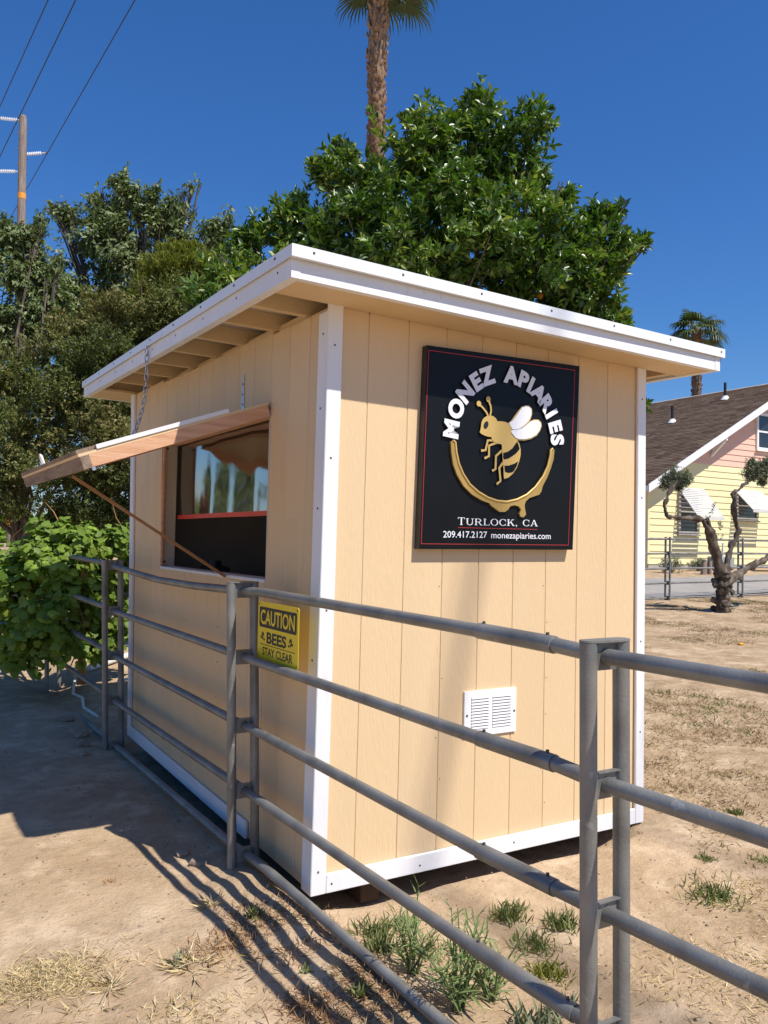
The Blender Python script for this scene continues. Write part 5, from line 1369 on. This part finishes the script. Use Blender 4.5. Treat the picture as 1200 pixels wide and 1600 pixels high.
Vv = (Pv[rest][:, None] + szs[rest][:, None, None] * (lob[None, :, 0:1] * sd[rest][:, None] + lob[None, :, 1:2] * axv[rest][:, None] + lob[None, :, 2:3] * nv[rest][:, None])).reshape(-1, 3)
tri = np.array([(0, i, i % nL + 1) for i in range(1, nL + 1)])
Fv = (np.arange(len(rest))[:, None, None] * (nL + 1) + tri[None]).reshape(-1, 3)
Tv = np.repeat(np.clip(.42 + nr_.normal(size=len(rest)) * .22, 0, 1), nL)
fast_mesh('foliage', Vv, Fv, Tv, M['vineleaf'], vine)

# trees off to the left of the lane
OFF = [[(-5.2, 12.6, 1.5, 1.0), (-5.7, 12.9, 2.5, .8), (-4.7, 12.4, 2.3, .6), (-5.2, 12.5, 3.1, .5)], [(-2.3, 14.2, 1.4, .9), (-2.1, 14.3, 2.2, .6), (-2.7, 14.0, 2.6, .55)], [(-9.5, 17, 1.8, 1.5), (-9.2, 17.2, 3.4, 1.1), (-10.4, 17.4, 3.0, 1.0)]]
OL_ = ['small leafy tree standing farther along the lane', 'round low tree nearest the lane bend', 'broad leafy tree across the lane']
for i, bl in enumerate(OFF):
    tree('lane_tree', OL_[i], 'tree', bl, (bl[0][0], bl[0][1]), (bl[0][0], bl[0][1], 1.5), .08, M['tallleaf'], M['bark'], 61 + i, 6, 'trees across the lane', dict(n_clusters=900, per=7, L_=.16, W_=.07, up=.3, droop=.4, spread=(20, 85), twig=.25, inner=.3, lump=.35))

# far vineyard rows seen through the gap at the left
rows = []
for k in range(5):
    for i in range(40):
        rows.append((-22 + i * 1.2 + k * .3, 46 + 5 * k, gz1(0, 46) + .75, .85))
r_ = np.random.default_rng(91)
vy = crown('vineyard_rows', rows, 5200, 5, .5, .35, M['vineleaf'], None, seed=92, up=.5, spread=(20, 90), twig=.3, inner=.3, fold=.1)
tag(vy, 'rows of green vines in the distant field', kind='stuff')
# low line of trees on the horizon, left and behind
far_b = []
for i in range(60):
    a = math.radians(-75 + i * 2.6); dd = 190 + 25 * math.sin(i * 1.7)
    far_b.append((dd * math.sin(a), dd * math.cos(a), 2.2 + 1.2 * math.sin(i * 2.3), 4.2 + 1.3 * math.sin(i * 1.1)))
ft_ = crown('distant_treeline', far_b, 4500, 5, 1.6, .9, M['tallleaf'], None, seed=95, up=.5, spread=(20, 90), twig=1.0, inner=.3, fold=.1)
tag(ft_, 'low dark treeline along the horizon', kind='stuff')

# ---------------------------------------------------------------- weeds, straw and stones on the ground
LEAFM = bpy.data.meshes.new('leaf')
lv = [(0, 0, 0), (.07, .3, .02), (.055, .65, .01), (0, 1, -.06), (-.055, .65, .01), (-.07, .3, .02), (0, .35, -.015), (0, .68, -.02)]
LEAFM.from_pydata(lv, [], [(0, 1, 6), (0, 6, 5), (1, 2, 7, 6), (6, 7, 4, 5), (2, 3, 7), (7, 3, 4)]); LEAFM.materials.append(M['weedleaf'])


def big_weed(x, y, h, n_st, n_leaf, seed, label, spread=.10):
    r = random.Random(seed); z = gz1(x, y)
    t = thing('weed', label, 'weed', (x, y, z), 'weeds beside the fence')
    mb = MB(); tips = []
    for s_ in range(n_st):
        a = r.uniform(0, 6.28); e = Vector((x + math.cos(a) * spread * r.uniform(.3, 1.2), y + math.sin(a) * spread * r.uniform(.3, 1.2), z + h * r.uniform(.45, 1)))
        b = Vector((x + r.uniform(-.02, .02), y + r.uniform(-.02, .02), z - .01)); m_ = b.lerp(e, .5) + Vector((0, 0, .02))
        mb.tube([b, m_, e], [.0035, .003, .0015], 5); tips.append((b, m_, e))
    mb.build('stem', M['weedleaf'], t)
    for k in range(n_leaf):
        b, m_, e = tips[k % n_st]; f = r.uniform(.12, 1)
        p = b.lerp(m_, f * 2) if f < .5 else m_.lerp(e, f * 2 - 1)
        a = r.uniform(0, 6.28); el = r.uniform(-.1, .9) + .3 * f
        d = Vector((math.cos(a) * math.cos(el), math.sin(a) * math.cos(el), math.sin(el))); sdv = d.cross(Vector((0, 0, 1))).normalized(); nn = sdv.cross(d)
        o = bpy.data.objects.new('leaf', LEAFM); link(o, t); L = r.uniform(.035, .085) * (1.15 - .4 * f)
        o.matrix_local = Matrix.Translation(p - Vector((x, y, z))) @ Matrix((tuple(sdv), tuple(d), tuple(nn))).transposed().to_4x4() @ Matrix.Diagonal((L * .85, L * 1.1, L, 1))
    return t


big_weed(.06, -.86, .31, 12, 210, 1, 'tall leafy green weed, biggest of those inside the near fence', .13)
big_weed(.20, -.84, .24, 10, 150, 2, 'bushy green weed right next to the tallest weed, on the side of the twin post', .11)
big_weed(.05, -.62, .22, 9, 120, 3, 'leafy green weed just behind the tallest weed, toward the shed', .10)
big_weed(.13, -.52, .24, 2, 34, 14, 'single upright weed sprig between the shed and the tallest weed', .02)


def tuft(name, x, y, n, L, W_, m, label, group, seed, lean=.6, rad=.05, cat='weed', up=.9):
    r = np.random.default_rng(seed); z = gz1(x, y); rad *= .7
    t0 = np.stack([x + r.normal(size=n) * rad, y + r.normal(size=n) * rad, np.full(n, z - .004)], 1)
    t0[:, 2] = gz(t0[:, 0], t0[:, 1]) - .003
    ax = unit(np.concatenate([r.normal(size=(n, 2)) * lean, np.abs(r.normal(size=(n, 1)) * .4) + up], 1))
    n = int(n * .9); t0 = np.concatenate([t0, t0])[:n] + r.normal(size=(n, 3)) * np.array([.5, .5, 0]) * rad * .3; ax = np.concatenate([ax, ax[::-1]])[:n]
    V, F, T = leaf_quads(t0, ax, unit(r.normal(size=(n, 3))), L * .85 * r.uniform(.5, 1.15, n), .5 * W_ * r.uniform(.7, 1.3, n), .1, np.clip(r.normal(.5, .25, n), 0, 1), .15)
    o = fast_mesh(name, V, F, T, m, None, kind=None)
    return tag(o, label, cat, group)


G1 = 'weeds beside the fence'
for (x, y, n, L, W_, mk, lab, rad, lean) in (
        (.08, -.33, 150, .07, .012, 'weed', 'low pale-green weed tuft closest to the front corner of the shed', .05, .7),
        (.20, -.30, 110, .055, .010, 'weed', 'thin green weed tuft under the front edge of the shed', .05, .7),
        (.17, -.50, 160, .055, .010, 'weed', 'yellowish weed clump midway between shed corner and tallest weed', .07, .8),
        (.03, -.45, 130, .07, .011, 'weed', 'grassy weed tuft beside the lowest rail, near the shed corner', .04, .6),
        (.60, -.45, 130, .075, .012, 'weed', 'dark olive feathery weed below the wall vent', .04, .5),
        (.66, -.40, 80, .05, .010, 'weed', 'little feathery weed behind the dark olive one below the vent', .035, .6),
        (.72, -.60, 170, .075, .010, 'weed', 'rounded green grass clump just left of the twin fence post', .04, .6),
        (.55, -.66, 150, .06, .011, 'weed', 'low olive-brown weed between the tall weed and the twin post', .06, .8),
        (.46, -.82, 170, .05, .012, 'juniper', 'yellow-green flowering weed tuft left of the twin fence post', .05, .8),
        (.22, -1.04, 90, .09, .020, 'silverweed', 'silvery grey-green weed at the bottom edge beside the twin post', .05, .6),
        (.36, -1.0, 70, .07, .018, 'silverweed', 'small silvery weed sprig against the twin fence post', .03, .6),
        (1.42, -.72, 190, .075, .011, 'weed', 'spreading grey-green grass clump right of the twin post', .07, 1.0),
        (1.72, -.45, 70, .04, .012, 'weed', 'little grey-green weed right of the shed corner trim', .025, .8),
        (2.42, -.10, 90, .045, .016, 'weed', 'small bright green weed seen between the right-hand rails', .025, .9),
        (1.9, -.62, 90, .035, .012, 'weed', 'sparse low weed at the far right between two rails', .05, 1.2)):
    tuft('weed', x, y, n, L, W_, M[mk], lab, G1, int(1000 + x * 777 + y * 333), lean, rad)
G2 = 'weeds in the fence shadow'
for (x, y, n, L, W_, mk, lab, rad, lean) in (
        (-.24, .0, 36, .06, .020, 'weed', 'small dark green weed in the striped fence shadow near the second post', .02, 1.0),
        (-.15, -.62, 36, .06, .022, 'weed', 'small broad-leaved weed beside the lowest rail at the bottom of the photo', .02, 1.0),
        (-.22, -.40, 22, .04, .016, 'weed', 'tiny green sprout in the fence shadow between the two small weeds', .015, 1.0),
        (-.57, -.13, 30, .06, .012, 'silverweed', 'grey-green leaves mixed in the straw tuft on the sandy lane', .02, 1.0)):
    tuft('weed', x, y, n, L, W_, M[mk], lab, G2, int(2000 + x * 777 + y * 333), lean, rad)
G3 = 'dry grass tufts'
for (x, y, n, L, mk, lab, rad, lean, up) in (
        (-.55, -.17, 85, .11, 'straw', 'large pale straw tuft fanning out on the sandy lane', .04, 1.5, .16),
        (-.43, -.12, 170, .055, 'rust', 'rusty brown dried weed mat beside the striped fence shadow', .06, 1.2, .5),
        (-.80, -.19, 45, .10, 'straw', 'star-shaped thin straw tuft on the open sand', .02, 1.8, .25),
        (-.34, .20, 60, .08, 'straw', 'pale straw tuft where the fence shadow stripes begin', .025, 1.4, .3),
        (-.92, -.30, 45, .07, 'straw', 'flattened straw patch at the lower left beside the dense straw', .06, 1.6, .3),
        (-.66, -.40, 50, .07, 'straw', 'straw tuft at the bottom edge left of the rusty mat', .05, 1.6, .3),
        (-.40, -.24, 45, .07, 'straw', 'thin straw scrap between the rusty mat and the bottom edge', .06, 1.7, .3),
        (-.22, -.30, 120, .06, 'rust', 'brown dry clump lying within the fence shadow stripes', .07, 1.2, .5),
        (-.62, .62, 30, .04, 'rust', 'small dark dead twig tuft alone on the sand', .02, 1.2, .5),
        (-.30, -.62, 170, .07, 'rust', 'brown dry grass heap at the bottom edge by the lowest rail', .09, 1.3, .45)):
    tuft('dry_grass_tuft', x, y, n, L, .0028 if mk == 'straw' else .0042, M[mk], lab, G3, int(3000 + x * 777 + y * 333), lean, rad, 'dry grass', up)


def scatter(name, n, xr, yr, L, W_, m, seed, dens, up=.5, lean=1.0, per=6, rad=.03, label=None):
    r = np.random.default_rng(seed)
    x = r.uniform(*xr, n * 4); y = r.uniform(*yr, n * 4)
    keep = r.random(n * 4) < dens(x, y)
    x, y = x[keep][:n], y[keep][:n]; k = np.repeat(np.arange(len(x)), per); m_n = len(k)
    px_ = x[k] + r.normal(size=m_n) * rad; py_ = y[k] + r.normal(size=m_n) * rad
    base = np.stack([px_, py_, gz(px_, py_) - .002], 1)
    ax = unit(np.concatenate([r.normal(size=(m_n, 2)) * lean, np.abs(r.normal(size=(m_n, 1))) * .5 + up], 1))
    V, F, T = leaf_quads(base, ax, unit(r.normal(size=(m_n, 3))), L * r.uniform(.4, 1.2, m_n), W_ * r.uniform(.6, 1.4, m_n), .1, np.clip((r.normal(.45, .2, len(x)))[k] + r.normal(size=m_n) * .12, 0, 1), .1)
    return tag(fast_mesh(name, V, F, T, m, None), label, kind='stuff')


def d_right(x, y): return np.clip(sst(1.5, 2.6, x) * sst(.42, .55, .5 + .5 * vnoise(x * 1.1, y * 1.1, 31) + .12 * vnoise(x * 4, y * 4, 32)), 0, 1)
scatter('dry_grass', 8500, (1.4, 14), (-3.5, 8.3), .042, .0042, M['litter'], 71, d_right, up=.30, lean=1.2, per=17, rad=.05, label='dry brown grass tufts scattered over the yard on the right')
scatter('green_ground_cover', 700, (1.5, 14), (-3.2, 8.2), .048, .008, M['weed'], 72, lambda x, y: d_right(x, y) * sst(.5, .7, .5 + .5 * vnoise(x * .9, y * .9, 41)), up=.4, lean=1.1, per=16, rad=.045, label='green weed patches among the dry grass')
scatter('straw', 600, (.15, 3.5), (-2.2, -.1), .055, .0028, M['straw'], 73, lambda x, y: sst(.45, .62, .5 + .5 * vnoise(x * 2.5, y * 2.5, 51)) * sst(-.25, -.5, y), up=.15, lean=1.5, per=7, rad=.05, label='thin straw lying between fence and shed')
scatter('straw', 620, (-1.7, -.72), (-1.2, .15), .05, .0022, M['straw'], 74, lambda x, y: sst(.50, .62, .5 + .5 * vnoise(x * 3.1 + 5, y * 3.1, 52)) * sst(-.70, -.92, x) * sst(.15, -.10, y), up=.06, lean=1.8, per=20, rad=.05, label='matted straw on the sandy lane')
scatter('straw', 260, (-.75, -.12), (-1.3, .1), .045, .0025, M['straw'], 75, lambda x, y: sst(.55, .72, .5 + .5 * vnoise(x * 4.1 + 9, y * 4.1, 53)), up=.15, lean=1.5, per=7, rad=.035, label='straw bits along the fence line')

scatter('dry_leaf_litter', 380, (-.36, -.02), (-1.2, .25), .035, .0026, M['rust'], 76, lambda x, y: sst(.42, .6, .5 + .5 * vnoise(x * 5 + 2, y * 3.1, 54)) * sst(.3, -.2, y), up=.2, lean=1.3, per=9, rad=.03, label='brown dry weed litter in the fence shadow')

# pebbles: crumbs of soil and gravel
r_ = np.random.default_rng(81)
n = 2600; x = np.concatenate([r_.uniform(-1.5, -.15, n // 2), r_.uniform(-.1, 3.2, n // 2)]); y = np.concatenate([r_.uniform(-1.3, 3.4, n // 2), r_.uniform(-1.6, .2, n // 2)])
s_ = .0022 + .0055 * r_.random(n) ** 3
oc = np.array([(1, 0, 0), (-1, 0, 0), (0, 1, 0), (0, -1, 0), (0, 0, 1), (0, 0, -1)], float); of = np.array([(0, 2, 4), (2, 1, 4), (1, 3, 4), (3, 0, 4), (2, 0, 5), (1, 2, 5), (3, 1, 5), (0, 3, 5)])
V = (np.stack([x, y, gz(x, y) + s_ * .25], 1)[:, None] + oc[None] * s_[:, None, None] * r_.uniform(.6, 1.3, (n, 6, 1)) * np.array([1, 1, .7])).reshape(-1, 3)
F = (np.arange(n)[:, None, None] * 6 + of[None]).reshape(-1, 3)
tag(fast_mesh('gravel', V, F, r_.random(len(F)), M['stone'], None), 'small pebbles and soil crumbs on the sand', kind='stuff')
def rock(x, y, s, label, seed):
    r = random.Random(seed); bm = bmesh.new(); bmesh.ops.create_icosphere(bm, subdivisions=2, radius=s)
    for v in bm.verts:
        n_ = v.co.normalized(); f = 1 + .18 * math.sin(n_.x * 4 + seed) + .15 * math.sin(n_.y * 5 + seed * 2) + r.uniform(-.06, .06); v.co = Vector((n_.x * f * 1.2, n_.y * f, n_.z * f * .6)) * s
    me = bpy.data.meshes.new('stone'); bm.to_mesh(me); bm.free(); me.materials.append(M['stone'])
    o = bpy.data.objects.new('stone', me); o.location = (x, y, gz1(x, y) + s * .2); o.rotation_euler = (0, 0, r.uniform(0, 6)); link(o)
    return tag(o, label, 'stone', 'stones along the fence')
rock(-.27, 2.95, .05, 'tan stone at the foot of the farthest visible twin post', 1)
rock(-.31, 2.72, .032, 'small pale pebble in front of the farthest visible twin post', 2)
rock(-.22, 3.25, .045, 'stone behind the farthest twin post, beside the lowest rail', 3)
rock(-.24, 3.75, .055, 'pale stone lying against the lowest rail below the vine', 4)
rock(-.24, .62, .035, 'rough stone at the foot of the middle twin post', 5)
rock(-.27, .78, .028, 'smaller stone a step behind the rough one at the middle twin post', 6)
rock(-.17, 1.2, .02, 'little stone under the lowest rail beside the shed', 7)

pts = [(.22, 5.8), (.10, 5.2), (-.01, 4.7), (.02, 4.45), (-.04, 4.1), (-.02, 3.7)]
mb = MB(); mb.tube([(x, y, gz1(x, y) + .015 + (.05 if i == 1 else 0)) for i, (x, y) in enumerate(pts)], .012, 8); tag(mb.build('hose', M['pvc'], None), 'white garden hose curling on the ground below the vine', 'hose')
mb = MB(); mb.tube([(.30, 5.6, gz1(.3, 5.6) + .04), (.95, 6.2, gz1(.95, 6.2) + .05)], .03, 10); tag(mb.build('pipe', M['pvc'], None), 'white plastic pipe lying on the ground behind the vine', 'pipe')
mb = MB(); mb.tube([(.42, 4.9, gz1(.42, 4.9) + .02), (.85, 5.15, gz1(.85, 5.15) + .03)], .014, 8); tag(mb.build('pipe', M['pvc'], None), 'thin pale pipe on the sunlit ground just behind the shed corner', 'pipe')
o = bpy.data.objects.new('fallen_orange', fm); o.location = (8.25, 4.05, gz1(8.25, 4.05) + .012); o.scale = (1.1, .9, .6); link(o); tag(o, 'orange fruit fallen on the dry grass behind the shed', 'orange')
